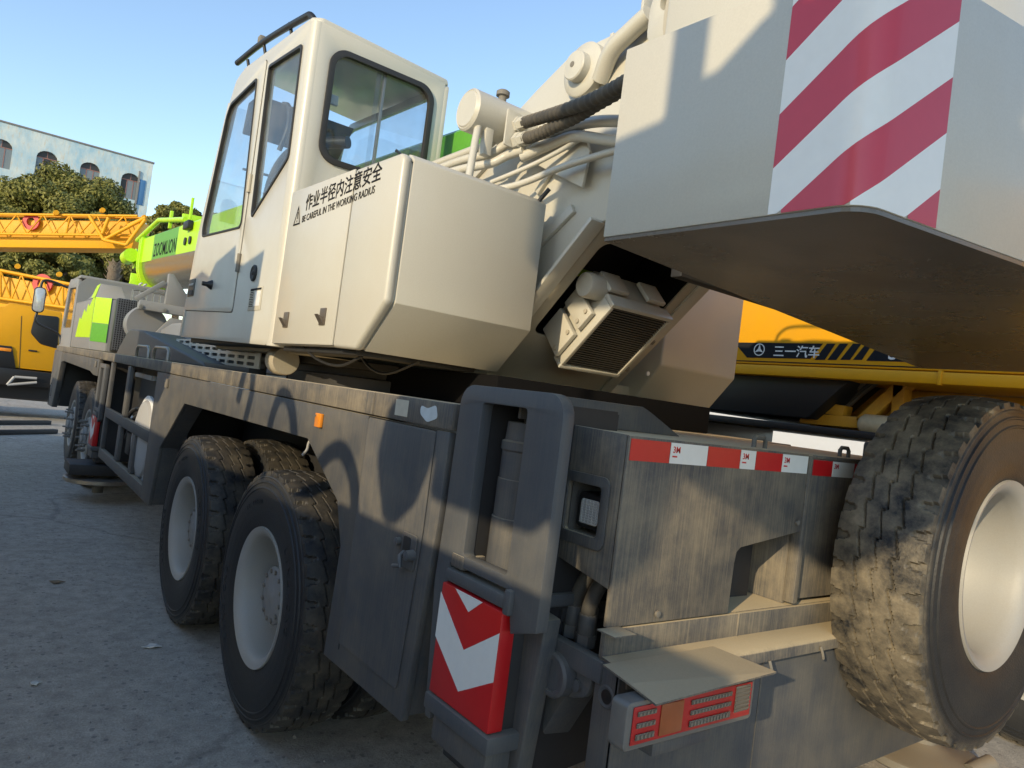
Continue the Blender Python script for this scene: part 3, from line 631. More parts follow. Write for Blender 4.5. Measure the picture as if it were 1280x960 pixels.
# slotted guard below the cab
holes = [rrect(y, y+.155, z, z+.022, .010, 3) for z in (1.515, 1.555, 1.597, 1.637) for y in [3.40+.215*k for k in range(10)]]
prism('vent_guard', 'x', [(3.30, 1.468), (5.6, 1.468), (5.6, 1.672), (3.30, 1.672)], -.90, -.892, M_beige, CR, 0, holes)
box('dark_slot_sheet', -.86, -.85, 3.3, 5.6, 1.468, 1.672, M_black, CR, 0)  # black sheet added behind the slots to stand for the shade inside
box('guard_foot', -.93, -.88, 4.6, 4.75, 1.465, 1.52, M_greyl, CR)
box('hose_tray', -1.05, -.95, 3.0, 4.5, 1.465, 1.50, M_dark, CR)

# --- operator cab
OC = empty('operator_cab', (-.82, 3.1, 1.62), CR)
lw = rpoly([(2.29, 1.617), (4.08, 1.650), (3.93, 2.35), (3.64, 3.12), (3.54, 3.25), (3.42, 3.275), (2.29, 3.187)], .03)
h1 = rpoly([(3.05, 3.125), (3.56, 3.105), (3.62, 3.04), (3.835, 2.36), (3.81, 2.30), (2.99, 2.262), (2.965, 2.29)], .035)
h2 = rpoly([(2.868, 3.14), (2.36, 3.095), (2.335, 2.53), (2.80, 2.30), (2.82, 2.33)], .03)
rw_hole = rrect(-1.088, -.523, 2.545, 3.09, .085, 7)
rwall = [(-1.16, 1.617), (-.455, 1.617), (-.455, 3.150), (-1.16, 3.187)]
cornr = lathem([(.04, 1.617), (.04, 3.187)], 'z', (-1.16, 2.29, 0), 24)
rightw = rpoly([(2.25, 1.617), (4.05, 1.65), (3.93, 2.35), (3.64, 3.12), (3.5, 3.22), (2.25, 3.15)], .03)
h3 = rpoly([(2.33, 2.2), (3.85, 2.2), (3.6, 3.1), (3.5, 3.17), (2.33, 3.11)], .05)
V('cab_shell', *joinm(prismm('x', lw, -1.20, -1.165, [h1, h2]), prismm('y', rwall, 2.25, 2.285, [rw_hole]), prismm('x', rightw, -.455, -.43, [h3])), M_beige, OC, .004)
V('cab_corner', *cornr, M_beige, OC, 0, 40)
V('cab_roof', [(-1.20, 2.29, 3.180), (-1.16, 2.25, 3.180), (-.43, 2.25, 3.144), (-.43, 3.45, 3.23), (-1.20, 3.42, 3.268)]+[(-1.195, 2.295, 3.215), (-1.155, 2.255, 3.215), (-.44, 2.255, 3.18), (-.44, 3.44, 3.262), (-1.195, 3.41, 3.298)], [(0, 1, 2, 3, 4), (5, 6, 7, 8, 9), (0, 1, 6, 5), (1, 2, 7, 6), (2, 3, 8, 7), (3, 4, 9, 8), (4, 0, 5, 9)], M_beige, OC, .012)
box('cab_floor', -1.16, -.46, 2.29, 3.95, 1.62, 1.66, M_dark, OC)
fs_pts = [(4.06, 1.66), (3.92, 2.35), (3.62, 3.13)]
for a, b in zip(fs_pts, fs_pts[1:]):
    for x in (-1.18, -.46): beam('windscreen_pillar', (x, *a), (x, *b), .05, .05, M_beige, OC)
V('windscreen', [(-1.16, 3.94, 2.25), (-.47, 3.94, 2.25), (-.47, 3.62, 3.12), (-1.16, 3.62, 3.12)]+[(-1.16, 3.935, 2.25), (-.47, 3.935, 2.25), (-.47, 3.615, 3.12), (-1.16, 3.615, 3.12)], [(0, 1, 2, 3), (7, 6, 5, 4), (0, 4, 5, 1), (2, 6, 7, 3)], M_glass, OC)
V('windscreen_panel', [(-1.16, 4.05, 1.66), (-.47, 4.05, 1.66), (-.47, 3.94, 2.23), (-1.16, 3.94, 2.23)]+[(-1.16, 4.03, 1.66), (-.47, 4.03, 1.66), (-.47, 3.92, 2.23), (-1.16, 3.92, 2.23)], [(0, 1, 2, 3), (7, 6, 5, 4), (0, 4, 5, 1), (1, 5, 6, 2), (2, 6, 7, 3), (3, 7, 4, 0)], M_beige, OC)
def inset(poly, d):
    c = Vector((sum(p[0] for p in poly)/len(poly), sum(p[1] for p in poly)/len(poly))); out = []
    for p in poly:
        v = Vector(p)-c; out.append(tuple(c+v*(1-d/v.length)))
    return out
def ringm(axis, poly, din, dout, a0, a1): return prismm(axis, inset(poly, -dout), a0, a1, [inset(poly, din)])
# door leaf, proud of the shell, with its own seam
dl = rpoly([(2.925, 3.195), (3.50, 3.235), (3.60, 3.10), (3.91, 2.35), (4.05, 1.83), (2.925, 1.79)], .03)
door = prism('cab_door', 'x', dl, -1.206, -1.2005, M_beige, OC, .002, [inset(h1, -.004)])
V('door_seam', *ringm('x', dl, .0, .005, -1.2012, -1.2003), M_dark, OC)
V('door_gasket', *ringm('x', h1, .013, .006, -1.211, -1.19), M_rubber, OC, .002)
V('side_gasket', *ringm('x', h2, .013, .006, -1.207, -1.185), M_rubber, OC, .002)
V('rear_gasket', *ringm('y', rw_hole, .022, .012, 2.238, 2.262), M_rubber, OC, .004)
prism('door_pane', 'x', inset(h1, .006), -1.196, -1.191, M_glass, OC, 0)
prism('side_pane', 'x', inset(h2, .006), -1.192, -1.187, M_glass, OC, 0)
prism('right_pane', 'x', inset(h3, .002), -.444, -.440, M_glass, OC, 0)
prism('rear_pane', 'y', inset(rw_hole, .012), 2.262, 2.266, M_glassd, OC, 0)
box('rear_mullion', -.80, -.785, 2.268, 2.285, 2.55, 3.085, M_steel, OC, .002); box('rear_mullion', -.835, -.815, 2.27, 2.283, 2.55, 3.085, M_glassd, OC, 0)
# roof rail with a bird-like clip, handles, lock, speaker disc, plate
rail = tube('roof_rail', [(-1.12, 2.40, 3.20), (-1.15, 2.44, 3.285), (-1.16, 2.56, 3.31), (-1.16, 3.2, 3.40), (-1.16, 3.74, 3.44)], .018, M_black, OC, 10)
for y, z in ((2.75, 3.24), (3.2, 3.28), (3.5, 3.27)): tube('rail_post', [(-1.12, y, z-.02), (-1.16, y, z+.12)], .010, M_black, rail, 8, False)
box('rail_clip', -1.18, -1.14, 3.22, 3.27, 3.405, 3.45, M_rust, rail, .01)
hd = prism('door_handle', 'x', rrect(3.83, 3.99, 1.915, 2.03, .012), -1.2095, -1.2062, M_black, OC, .002)
box('handle_grip', -1.214, -1.2096, 3.855, 3.965, 1.985, 2.0, M_greyl, hd, .002); box('handle_recess', -1.2125, -1.2096, 3.86, 3.965, 1.925, 1.955, M_dark, hd, 0)
lathe('door_stop', [(.03, 0), (.028, -.006), (.014, -.03), (.013, -.055), (0, -.057)], 'x', (-1.206, 3.42, 1.965), M_black, OC, 20)
lathe('vent_disc', [(.043, 0), (.043, -.008), (.036, -.012), (.03, -.008), (.012, -.008), (.008, -.014), (0, -.014)], 'x', (-1.2, 2.63, 1.985), M_dark, OC, 24)
for z in (2.06, 2.5): lathe('door_hinge', [(.012, -.05), (.012, .05)], 'z', (-1.208, 2.915, z), M_rust if z < 2.2 else M_beige2, OC, 10)
pl_ = box('data_plate', -1.2032, -1.2004, 2.455, 2.655, 1.79, 1.91, M_lab, OC, .0005)
box('data_plate_window', -1.2042, -1.2034, 2.475, 2.56, 1.812, 1.888, M_white, pl_, 0)
V('data_plate_print', *joinm(*[boxm(-1.2042, -1.2034, 2.575+random.random()*.012, 2.645-random.random()*.012, 1.81+i*.009, 1.814+i*.009) for i in range(10)], boxm(-1.2042, -1.2034, 2.47, 2.64, 1.893, 1.903)), M_text, pl_)
# interior
box('seat_back', -.98, -.62, 2.42, 2.52, 1.95, 2.62, M_black, OC, .03); box('seat_cushion', -.98, -.62, 2.5, 2.95, 1.88, 2.0, M_black, OC, .03); box('seat_base', -.9, -.7, 2.55, 2.9, 1.66, 1.88, M_black, OC)
tube('grab_hoop', [(-.98, 3.3, 2.3), (-.98, 3.28, 2.62), (-.95, 3.1, 2.78), (-.85, 2.9, 2.83), (-.75, 2.75, 2.84)], .035, M_black, OC, 10)
tube('wiper_tube', [(-1.1, 3.5, 2.72), (-.5, 3.5, 2.74)], .008, M_dark, OC, 8, False)
tube('grab_handle', [(-1.14, 2.74, 2.92), (-1.12, 2.70, 2.90), (-1.12, 2.67, 2.78), (-1.14, 2.70, 2.66)], .013, M_black, OC, 8)
box('sliding_latch', -1.06, -1.02, 2.27, 2.29, 2.83, 2.88, M_greyl, OC, .004)
ext = lathe('fire_extinguisher', [(0, 2.36), (.05, 2.36), (.055, 2.38), (.055, 2.62), (.045, 2.65), (.02, 2.67), (.02, 2.70), (.0, 2.70)], 'z', (-.56, 2.36, 0), plain('extinguisher_red', (.5, .05, .02), .4), OC, 24)
tube('extinguisher_lever', [(-.56, 2.36, 2.70), (-.58, 2.36, 2.73), (-.64, 2.36, 2.75)], .008, M_black, ext, 6, False); tube('extinguisher_lever', [(-.56, 2.36, 2.70), (-.60, 2.36, 2.69), (-.65, 2.36, 2.695)], .008, M_black, ext, 6, False)
box('control_desk', -1.1, -.5, 3.55, 3.85, 1.66, 2.2, M_black, OC, .03)
prism('sun_visor', 'x', [(3.3, 3.13), (3.5, 3.13), (3.55, 2.95), (3.53, 2.94)], -1.12, -.5, M_dark, OC)

# --- equipment box behind the cab
EB = empty('equipment_box', (-.88, 1.55, 1.62), CR)
prof = [(2.24, 1.624), (1.316, 1.624), (1.13, 1.793), (1.13, 2.285), (1.16, 2.306), (2.24, 2.332)]
prism('box_body', 'x', prof, -1.192, -.548, M_beige, EB, .012, seg=3)
def cover(y0, y1):
    c = [p for p in ((y1, 1.626), (max(y0, 1.318), 1.626))]
    return c
# side leaves and the wrapped rear cover, each its own sheet with seams between
prism('box_door', 'x', [(2.22, 1.628), (1.522, 1.628), (1.522, 2.326), (2.22, 2.341)], -1.2, -1.1925, M_beige, EB, .003)
prism('box_side_cover', 'x', [(1.516, 1.620), (1.31, 1.615), (1.119, 1.787), (1.119, 2.297), (1.142, 2.316), (1.516, 2.325)], -1.2, -1.162, M_beige, EB, .016, seg=4)
rc = [(1.128, 1.785), (1.316, 1.614), (1.322, 1.620), (1.134, 1.790)]
prism('box_rear_cover', 'x', [(1.31, 1.614), (1.118, 1.788), (1.118, 2.298), (1.14, 2.318), (1.165, 2.325), (1.165, 2.3), (1.126, 2.29), (1.126, 1.80), (1.32, 1.62)], -1.158, -.55, M_beige, EB, .003)
box('box_underframe', -1.15, -.6, 1.40, 2.2, 1.60, 1.621, M_dark, EB)
for y, z in ((2.065, 1.735), (1.644, 1.742)):
    l = box('box_latch', -1.206, -1.2, y-.028, y+.028, z-.035, z+.035, M_latch, EB, .002)
    V('latch_tongue', [(-1.206, y-.02, z-.03), (-1.206, y+.02, z-.03), (-1.206, y+.02, z-.005), (-1.206, y-.02, z-.005), (-1.232, y+.018, z+.006), (-1.232, y-.018, z+.006)], [(0, 1, 2, 3), (0, 1, 4, 5), (2, 3, 5, 4), (0, 3, 5), (1, 4, 2)], M_latch, l)
TX, TYv = (0, -1, .0), (0, .0, 1)
textobj('warning_text', '作业半径内注意安全', .078, (-1.2006, 2.02, 2.232), (0, -1, .02), TYv, M_text, EB, .0006, width=1.06)
textobj('warning_text', 'BE CAREFUL IN THE WORKING RADIUS', .042, (-1.2006, 2.04, 2.176), (0, -1, .03), TYv, M_text, EB, .0006, width=.97)
tri = [(2.145, 2.172), (2.062, 2.172), (2.103, 2.262)]
ws = prism('warning_triangle', 'x', tri, -1.2014, -1.2003, M_text, EB, 0, [inset(tri, .013)])
box('triangle_mark', -1.2014, -1.2003, 2.100, 2.106, 2.20, 2.232, M_text, ws, 0); box('triangle_mark', -1.2014, -1.2003, 2.100, 2.106, 2.186, 2.193, M_text, ws, 0)
# the right hand box
RB = empty('equipment_box', (.8, 1.8, 1.62), CR)
profr = [(3.2, 1.605), (1.50, 1.605), (1.35, 1.785), (1.35, 2.30), (3.2, 2.33)]
prism('box_body', 'x', profr, .50, 1.13, M_beige, RB, .012, seg=3)
c_ = at(809, 467, y=1.40); lathe('box_bolt', [(.012, 0), (.012, -.008), (0, -.009)], 'y', c_, M_white, RB, 8)

# --- counterweight
cwp = [(-1.192, .07), (-1.172, -.455)]
for i in range(7):
    a = R(180+i*14); cwp.append((-1.112+.06*math.cos(a)-.0, -.470+.062*math.sin(a)))
cwp += [(-.70, -.606), (-.30, -.648), (.3, -.648), (.72, -.61), (1.10, -.53), (1.16, -.46), (1.165, .378)]
CW = prism('counterweight', 'z', cwp, 1.90, 2.342, M_beige, CR, .003)
prism('counterweight_base', 'z', inset(cwp, .004), 1.8915, 1.8995, M_cwbase, CW, 0)
# hazard stripes: one sheet wrapped round the corner, stripes by distance along it
path = [Vector((-1.1755, -.349))]+[Vector(p) for p in cwp[1:9]]+[Vector((-.975, -.5565))]
s = [0]
for a, b in zip(path, path[1:]): s.append(s[-1]+(b-a).length)
vs = []; nrm = []
for i, p in enumerate(path):
    t = (path[min(i+1, len(path)-1)]-path[max(0, i-1)]).normalized(); nrm.append(Vector((t.y, -t.x)) if Vector((t.y, -t.x)).dot(p) > 0 else Vector((-t.y, t.x)))
def sheetpt(sv, z, off=.0015):
    for i in range(len(s)-1):
        if sv <= s[i+1]+1e-9:
            t = (sv-s[i])/(s[i+1]-s[i]); p = path[i].lerp(path[i+1], t); n = nrm[i].lerp(nrm[i+1], t).normalized()
            return (p.x+n.x*off, p.y+n.y*off, z)
ZB, ZT, SL, PER = 1.9015, 2.338, .82, .2045
SMAX = s[-1]; NS = 40
def stripe_poly(z0):
    """list of (s, zlow, zhigh) columns of one slanted stripe starting at z0 when s = 0"""
    cols = []
    for i in range(NS+1):
        sv = SMAX*i/NS; lo = max(ZB, z0+SL*sv); hi = min(ZT, z0+PER/2+SL*sv)
        cols.append((sv, lo, hi))
    return cols
M_cwred = plain('stripe_red', (.52, .045, .075), .3, var=(.95, 1.04)); M_cww = plain('stripe_white', (.78, .78, .75), .3, var=(.95, 1.03))
k = -3
for k in range(-4, 5):
    z0 = 1.988+k*PER/2
    run = [c for c in stripe_poly(z0) if c[2]-c[1] > .0008]
    if len(run) < 2: continue
    vs = []; fs = []
    for sv, lo, hi in run: vs += [sheetpt(sv, lo), sheetpt(sv, hi)]
    for i in range(len(run)-1): fs.append((2*i, 2*i+2, 2*i+3, 2*i+1))
    V('hazard_stripe', vs, fs, M_cwred if k % 2 == 0 else M_cww, CW, 0, 60)
# gear on top of the counterweight
box('winch_housing', -.85, .85, -.35, .30, 2.345, 2.95, M_beige, CR, .02)
lathe('winch_drum', [(.0, -.6), (.3, -.6), (.3, -.56), (.2, -.55), (.2, .55), (.3, .56), (.3, .6), (0, .6)], 'x', (0, .25, 2.85), M_beige2, CR, 40)
prism('lifting_lug', 'x', rpoly([(.66, 2.80), (.50, 2.80), (.50, 2.95), (.54, 3.02), (.62, 3.02), (.66, 2.95)], .05), -.56, -.48, M_beige, CR, .006, [circ(.58, 2.935, .035, 16)])
# --- turntable cheeks and sloped tail
ch = [(3.6, 1.665), (1.55, 1.665), (1.53, 1.64), (.90, 2.225), (.10, 2.345), (.10, 2.99), (.60, 2.99), (1.20, 2.982), (1.42, 2.886), (1.63, 2.782), (2.5, 2.30), (3.6, 2.0)]
T1 = prism('turntable_cheek', 'x', ch, -.455, -.42, M_beige, CR, .006)
prism('turntable_cheek', 'x', [(y, z-(.16 if z > 2.7 else 0)) for y, z in ch], .28, .315, M_beige, CR, .006)
beam('cheek_flange', (-.475, .885, 2.228), (-.475, 1.56, 1.602), .075, .018, M_beige, CR, .004, (0, .68, .73)); beam('cheek_flange', (.315, .885, 2.228), (.315, 1.56, 1.602), .075, .018, M_beige, CR, .004, (0, .68, .73))
S0, S1 = Vector((0, 1.56, 1.605)), Vector((0, .885, 2.231)); tdir = (S1-S0).normalized(); ndir = Vector((0, -tdir.z, tdir.y)); ndir = ndir if ndir.z < 0 else -ndir
def slope(x, v, h): p = S0+tdir*v+ndir*h; return (x, p.y, p.z)
SLN = (S1-S0).length
pv, pf = prismm('z', [(-.437, 0), (.297, 0), (.297, SLN), (-.437, SLN)], -.012, 0, [rrect(-.37, .22, .30, .84, .05)])
V('tail_underside', [slope(a, b, c) for a, b, c in pv], pf, M_beige2, CR, .003)
box('tail_inner', -.41, .27, .5, .55, 2.0, 2.9, M_dark, CR); box('tail_top_plate', -.42, .28, .3, 1.2, 2.9, 2.93, M_dark, CR)
box('tail_floor', -.42, .28, .1, .88, 2.24, 2.26, M_beige2, CR)
V('dark_cooler_lining', *(lambda m: ([slope(*p) for p in m[0]], m[1]))(joinm(boxm(-.41, .26, .2, .92, -.36, -.34), boxm(-.415, -.405, .2, .92, -.35, -.015), boxm(.26, .27, .2, .92, -.35, -.015), boxm(-.41, .26, .915, .925, -.35, -.015), boxm(-.41, .26, .2, .21, -.35, -.015))), M_black, CR)  # black lining added so the opening behind the cooler reads as deep shade
# oil cooler poking out of the opening
OL = empty('oil_cooler', slope(-.07, .55, .05), CR)
def sbox(name, x0, x1, v0, v1, h0, h1, mat, parent, bevel=.004):
    v, f = boxm(x0, x1, v0-.05, v1-.05, h0, h1); return V(name, [slope(*p) for p in v], f, mat, parent, bevel)
sbox('cooler_body', -.255, .085, .34, .71, -.06, .145, M_beige, OL, .006)
sbox('cooler_frame', -.27, .10, .325, .345, .10, .165, M_beige, OL, .004); sbox('cooler_frame', -.27, .10, .705, .725, .10, .165, M_beige, OL, .004)
sbox('cooler_frame', -.27, -.25, .346, .704, .10, .165, M_beige, OL, .004); sbox('cooler_frame', .08, .10, .346, .704, .10, .165, M_beige, OL, .004)
sbox('cooler_core', -.249, .079, .347, .703, .1455, .1485, M_black, OL, 0)
fins = [boxm(-.248, .078, .352+i*.0127, .3570+i*.0127, .149, .160) for i in range(28)]
fv, ff = joinm(*fins); tag(V('cooler_fins', [slope(p[0], p[1]-.05, p[2]) for p in fv], ff, plain('fin_metal', (.10, .095, .085), .5, .4), OL), kind='stuff')
for v0, v1 in ((.36, .50), (.53, .63)):
    sbox('cooler_bracket', -.30, -.277, v0, v1, -.03, .13, M_beige, OL, .003)
    for k_ in (v0+.02, v1-.02): lathe('bracket_bolt', [(.010, 0), (.010, -.008), (0, -.009)], 'x', slope(-.30, k_-.05, .10), M_beige2, OL, 8)
for x in (-.2, 0.03): sbox('cooler_bracket', x-.06, x+.05, .725, .745, -.02, .09, M_beige, OL, .003)
lathe('cooler_motor', [(0, -.04), (.05, -.04), (.055, -.03), (.055, .05), (.03, .06)], 'x', slope(-.30, .64, .03), M_beige, OL, 20)
sbox('cooler_rail', .13, .15, .36, .56, .10, .13, M_beige, OL, .003)
for v in (.36, .55): sbox('cooler_rail_lug', .10, .16, v-.012, v+.012, .09, .135, M_rust, OL, .003)
# --- boom pivot
lathe('pivot_boss', [(.0, -.09), (.03, -.09), (.045, -.085), (.055, -.085), (.06, -.08), (.06, -.045), (.105, -.04), (.11, -.035), (.11, 0)], 'x', (-.455, 1.075, 2.865), M_beige, CR, 40)
lathe('pivot_pin', [(0, -.003), (.012, -.002), (.012, 0)], 'x', (-.545, 1.075, 2.865), M_rust, CR, 12)
V('cheek_rib', *joinm(beamm((-.465, 1.42, 2.77), (-.465, 2.2, 2.36), .02, .03), beamm((-.465, .98, 2.76), (-.465, 1.3, 2.40), .02, .03), beamm((-.465, 1.05, 2.30), (-.465, 1.9, 1.75), .02, .04)), M_beige, CR, .003)
# pipework around the pivot: rail posts, bent pipe, lugs
tube('return_pipe', [(-.47, .98, 2.80), (-.50, .90, 2.88), (-.50, .80, 2.93), (-.5, .72, 2.96)], .035, M_beige, CR, 12)
tube('top_pipe', [(-.42, .86, 2.92), (-.42, .74, 2.97), (-.44, .62, 3.09), (-.44, .50, 3.14), (-.44, .3, 3.14)], .04, M_beige, CR, 14); lathe('pipe_collar', [(.046, -.012), (.048, 0), (.046, .012)], 'y', (-.43, .66, 3.055), M_beige, CR, 16)
tube('guard_rail', [(-.44, .74, 2.96), (-.44, .735, 3.16), (-.44, .70, 3.24), (-.44, .6, 3.28), (-.44, .3, 3.28)], .011, M_beige, CR, 8)
box('pipe_bracket', -.46, -.40, .80, .815, 2.96, 3.10, M_beige, CR, .003); box('limit_switch', -.43, -.37, .64, .72, 3.06, 3.17, M_beige, CR, .006); box('pipe_clamp', -.46, -.43, .95, .97, 2.93, 2.99, M_beige, CR, .003)
# --- reservoir, pipes and hoses beside the boom foot
tank = lathe('oil_reservoir', [(0, -.02), (.072, -.02), (.078, -.014), (.082, -.016), (.09, -.008), (.09, .35), (0, .35)], 'x', (-.755, 1.46, 2.70), M_beige, CR, 40)
lathe('reservoir_cap', [(.018, 0), (.018, .03), (.03, .032), (.03, .05), (.022, .056), (0, .056)], 'z', (-.60, 1.46, 2.785), M_rust, tank, 16)
tube('reservoir_post', [(-.73, 1.42, 2.63), (-.76, 1.38, 2.54), (-.80, 1.33, 2.33)], .016, M_beige, CR, 10, False); box('reservoir_bracket', -.70, -.66, 1.40, 1.44, 2.52, 2.68, M_beige, CR, .004)
pipes = [
 ('oil_pipe', [(-.66, 2.3, 2.545), (-.655, 1.95, 2.575), (-.64, 1.62, 2.59), (-.615, 1.50, 2.605), (-.60, 1.44, 2.65), (-.59, 1.36, 2.668)], .019, M_beige),
 ('oil_pipe', [(-.70, 2.2, 2.50), (-.69, 1.85, 2.525), (-.67, 1.6, 2.54), (-.63, 1.46, 2.55), (-.60, 1.40, 2.585), (-.59, 1.34, 2.60)], .019, M_beige),
 ('oil_pipe', [(-.74, 2.1, 2.46), (-.72, 1.75, 2.475), (-.69, 1.55, 2.485), (-.64, 1.42, 2.50), (-.60, 1.37, 2.535), (-.58, 1.28, 2.548)], .019, M_beige),
 ('oil_pipe', [(-.57, 1.28, 2.60), at(700, 162, x=-.53), at(745, 152, x=-.55), at(800, 152, x=-.6)], .022, M_beige),
 ('oil_pipe', [(-.57, 1.30, 2.525), at(690, 180, x=-.53), at(720, 170, x=-.54), at(765, 176, x=-.55), at(805, 176, x=-.6)], .022, M_beige),
 ('oil_pipe', [(-.66, 1.42, 2.37), at(650, 230, x=-.60), at(705, 208, x=-.56), at(764, 190, x=-.55), at(805, 180, x=-.58)], .014, M_beige),
 ('oil_pipe', [(-.70, 1.50, 2.38), (-.66, 1.44, 2.40), (-.6, 1.28, 2.45), (-.55, 1.15, 2.50), (-.52, .95, 2.56)], .010, M_beige),
 ('oil_pipe', [(-.56, 1.10, 2.36), (-.58, 1.14, 2.30), (-.6, 1.16, 2.22)], .009, M_hose)]
for nm, P, r, mt in pipes: tube(nm, P, r, mt, CR, 10)
br = prism('hose_bracket', 'y', rpoly([(-.66, 2.555), (-.55, 2.555), (-.55, 2.70), (-.66, 2.71)], .01), 1.315, 1.325, M_beige, CR, .002)
for z, yy in ((2.655, 1.30), (2.585, 1.28)):
    lathe('hose_fitting', [(.0, -.04), (.028, -.04), (.028, 0), (.034, .002), (.034, .03), (.024, .034), (0, .034)], 'y', (-.60, yy, z), M_beige, CR, 6)
def sleeve(t): return .024+.0022*math.sin(t*150)
tube('wrapped_hose', [(-.60, 1.27, 2.655), at(680, 146, x=-.62), at(705, 138, x=-.65), at(740, 125, x=-.71), at(775, 107, x=-.78), at(800, 92, x=-.82)], sleeve, M_hosed, CR, 12, True, 26)
tube('wrapped_hose', [(-.60, 1.25, 2.585), at(668, 170, x=-.61), at(690, 160, x=-.60), at(720, 146, x=-.62), at(750, 128, x=-.66), at(790, 105, x=-.72)], sleeve, M_hosed, CR, 12, True, 26)
prism('gusset_plate', 'x', [(1.47, 2.60), (1.02, 2.62), (.95, 2.50), (.97, 2.36)], -.505, -.49, M_beige, CR, .003)
# --- boom (axis rises gently towards the front)
def boomsec(y, wd, hh, top, xc=-.07):
    z1 = top; z0 = top-hh; rr = wd/2; pts = []
    pts += [(xc-wd/2+.03, z1), (xc-wd/2, z1-.03), (xc-wd/2, z0+hh*.5)]
    bel = []
    for i in range(1, 12):
        a = math.pi+math.pi*i/12; bel.append((xc+rr*math.cos(a), z0+hh*.5+hh*.5*math.sin(a)))
    pts += bel+[(xc+wd/2, z0+hh*.5), (xc+wd/2, z1-.03), (xc+wd/2-.03, z1)]
    return [(x, y, z) for x, z in pts]
def topz(y): return 2.925+.040*(y-1.5)
BM = empty('boom', (-.07, 6, 2.4), CR)
def boompart(nm, y0, y1, wd, hh, up_, mat, dz=0):
    a = boomsec(y0, wd, hh, topz(y0)+dz); b = boomsec(y1, wd, hh, topz(y1)+dz); n = len(a)
    if up_ == 'all': ids = list(range(n))
    elif up_ == 'top': ids = [0, 1, 2, n-3, n-2, n-1]
    else: ids = list(range(2, n-2))
    A = [a[i] for i in ids]; B = [b[i] for i in ids]; m = len(A)
    fs = [(i, (i+1) % m, m+(i+1) % m, m+i) for i in range(m)]+[tuple(range(m)), tuple(reversed(range(m, 2*m)))]
    return V(nm, A+B, fs, mat, BM, 0, 30)
boompart('boom_foot', .85, 1.44, .52, .55, 'all', M_beige)
boompart('boom_base_side', 1.45, 1.95, .54, .78, 'top', M_lime); boompart('boom_base_side', 1.952, 2.8, .54, .78, 'top', M_green); boompart('boom_base_side', 2.802, 9.0, .54, .78, 'top', M_lime)
boompart('boom_base_belly', 1.9, 9.0, .536, .78, 'bot', M_silver)
boompart('boom_base_side', 9.002, 10.6, .54, .78, 'top', M_green)
boompart('boom_base_belly', 9.002, 10.6, .536, .78, 'bot', M_silver)
boompart('boom_side', 10.602, 11.55, .54, .80, 'top', M_lime); boompart('boom_belly', 10.602, 11.4, .52, .76, 'bot', M_silver)
for y in (11.42, 11.56): boompart('boom_collar', y, y+.10, .60, .86, 'all', M_lime, .03)
boompart('boom_head', 11.67, 12.0, .42, .66, 'all', M_lime, -.03)
boompart('boom_collar', 1.445, 1.475, .56, .80, 'all', M_lime, .01)
for x in (-.30, -.1, .12): lathe('boom_sheave', [(.05, -.03), (.17, -.03), (.15, 0), (.17, .03), (.05, .03)], 'x', (x, 12.15, topz(12.1)-.3), M_lime, BM, 28, True)
tube('head_ram', [(-.42, 11.9, topz(12)-.28), (-.42, 12.25, topz(12)-.30)], .11, M_lime, BM, 16, False)
tube('head_stay', [(-.36, 8.6, topz(8.6)+.03), (-.36, 10.3, topz(10.3)+.17), (-.36, 11.9, topz(11.9)-.02)], .035, M_lime, BM, 8, False)
beam('cable_guide', (-.34, 9.6, topz(9.6)), (-.34, 9.6, topz(9.6)+.24), .04, .05, M_lime, BM, upv=(0, 1, 0)); beam('cable_guide', (-.37, 8.3, topz(8.3)-.05), (-.37, 8.3, topz(8.3)+.27), .03, .04, M_lime, BM, upv=(0, 1, 0)); beam('cable_guide', (-.34, 8.9, topz(8.9)+.1), (-.05, 8.9, topz(8.9)+.12), .05, .08, M_lime, BM)
box('boom_sensor', -.41, -.345, 8.2, 8.45, 3.08, 3.18, M_black, BM, .01)
tube('head_hook', [(-.3, 12.1, 2.75), (-.3, 12.25, 2.6), (-.3, 12.2, 2.45)], .05, M_lime, BM, 8); box('head_plate', -.36, .22, 12.05, 12.12, 2.5, 2.8, M_lime, BM, .01)
textobj('boom_lettering', 'ZOOMLION', .27, (-.3415, 10.5, topz(10.4)-.345), (0, -1, -.04), (0, .04, 1), M_text, BM, .0008, width=.95, spacing=1.1)
for y in (8.25, 8.5): lathe('boom_bolt', [(.05, 0), (.05, -.02), (0, -.02)], 'x', (-.34, y, topz(y)-.25), M_black, BM, 12)
# --- front of the carrier: covers, boom rest, handles, driver cab
hp = [(7.6, 1.468), (7.1, 1.70), (6.9, 1.735), (6.2, 1.72), (5.95, 1.69), (4.0, 1.500), (3.9, 1.468)]
prism('engine_cover', 'x', hp, -1.06, -.72, M_dark if False else plain('dark_cover', (.05, .052, .058), .55), CR, .03, seg=3)
prism('engine_hood', 'x', [(7.6, 1.468), (7.5, 1.78), (6.9, 1.86), (5.5, 1.87), (5.2, 1.80), (5.1, 1.468)], -.70, .3, M_greym, CR, .03, seg=3)
for y0, y1 in ((4.35, 4.85), (5.05, 5.55)):
    tube('deck_handle', [(-1.2, y0, 1.47), (-1.2, y0, 1.545), (-1.2, y0+.05, 1.565), (-1.2, y1-.05, 1.565), (-1.2, y1, 1.545), (-1.2, y1, 1.47)], .012, M_steel, CR, 8, False)
BR = empty('boom_rest', (-.3, 7.4, 1.5), CR)
box('rest_beam', -.95, .8, 7.30, 7.42, 1.97, 2.07, M_greym, BR, .01)
prism('rest_post', 'y', [(-.70, 2.07), (-.70, 2.40), (-.65, 2.40), (-.46, 2.16), (-.46, 2.07)], 7.32, 7.40, M_greym, BR, .006)
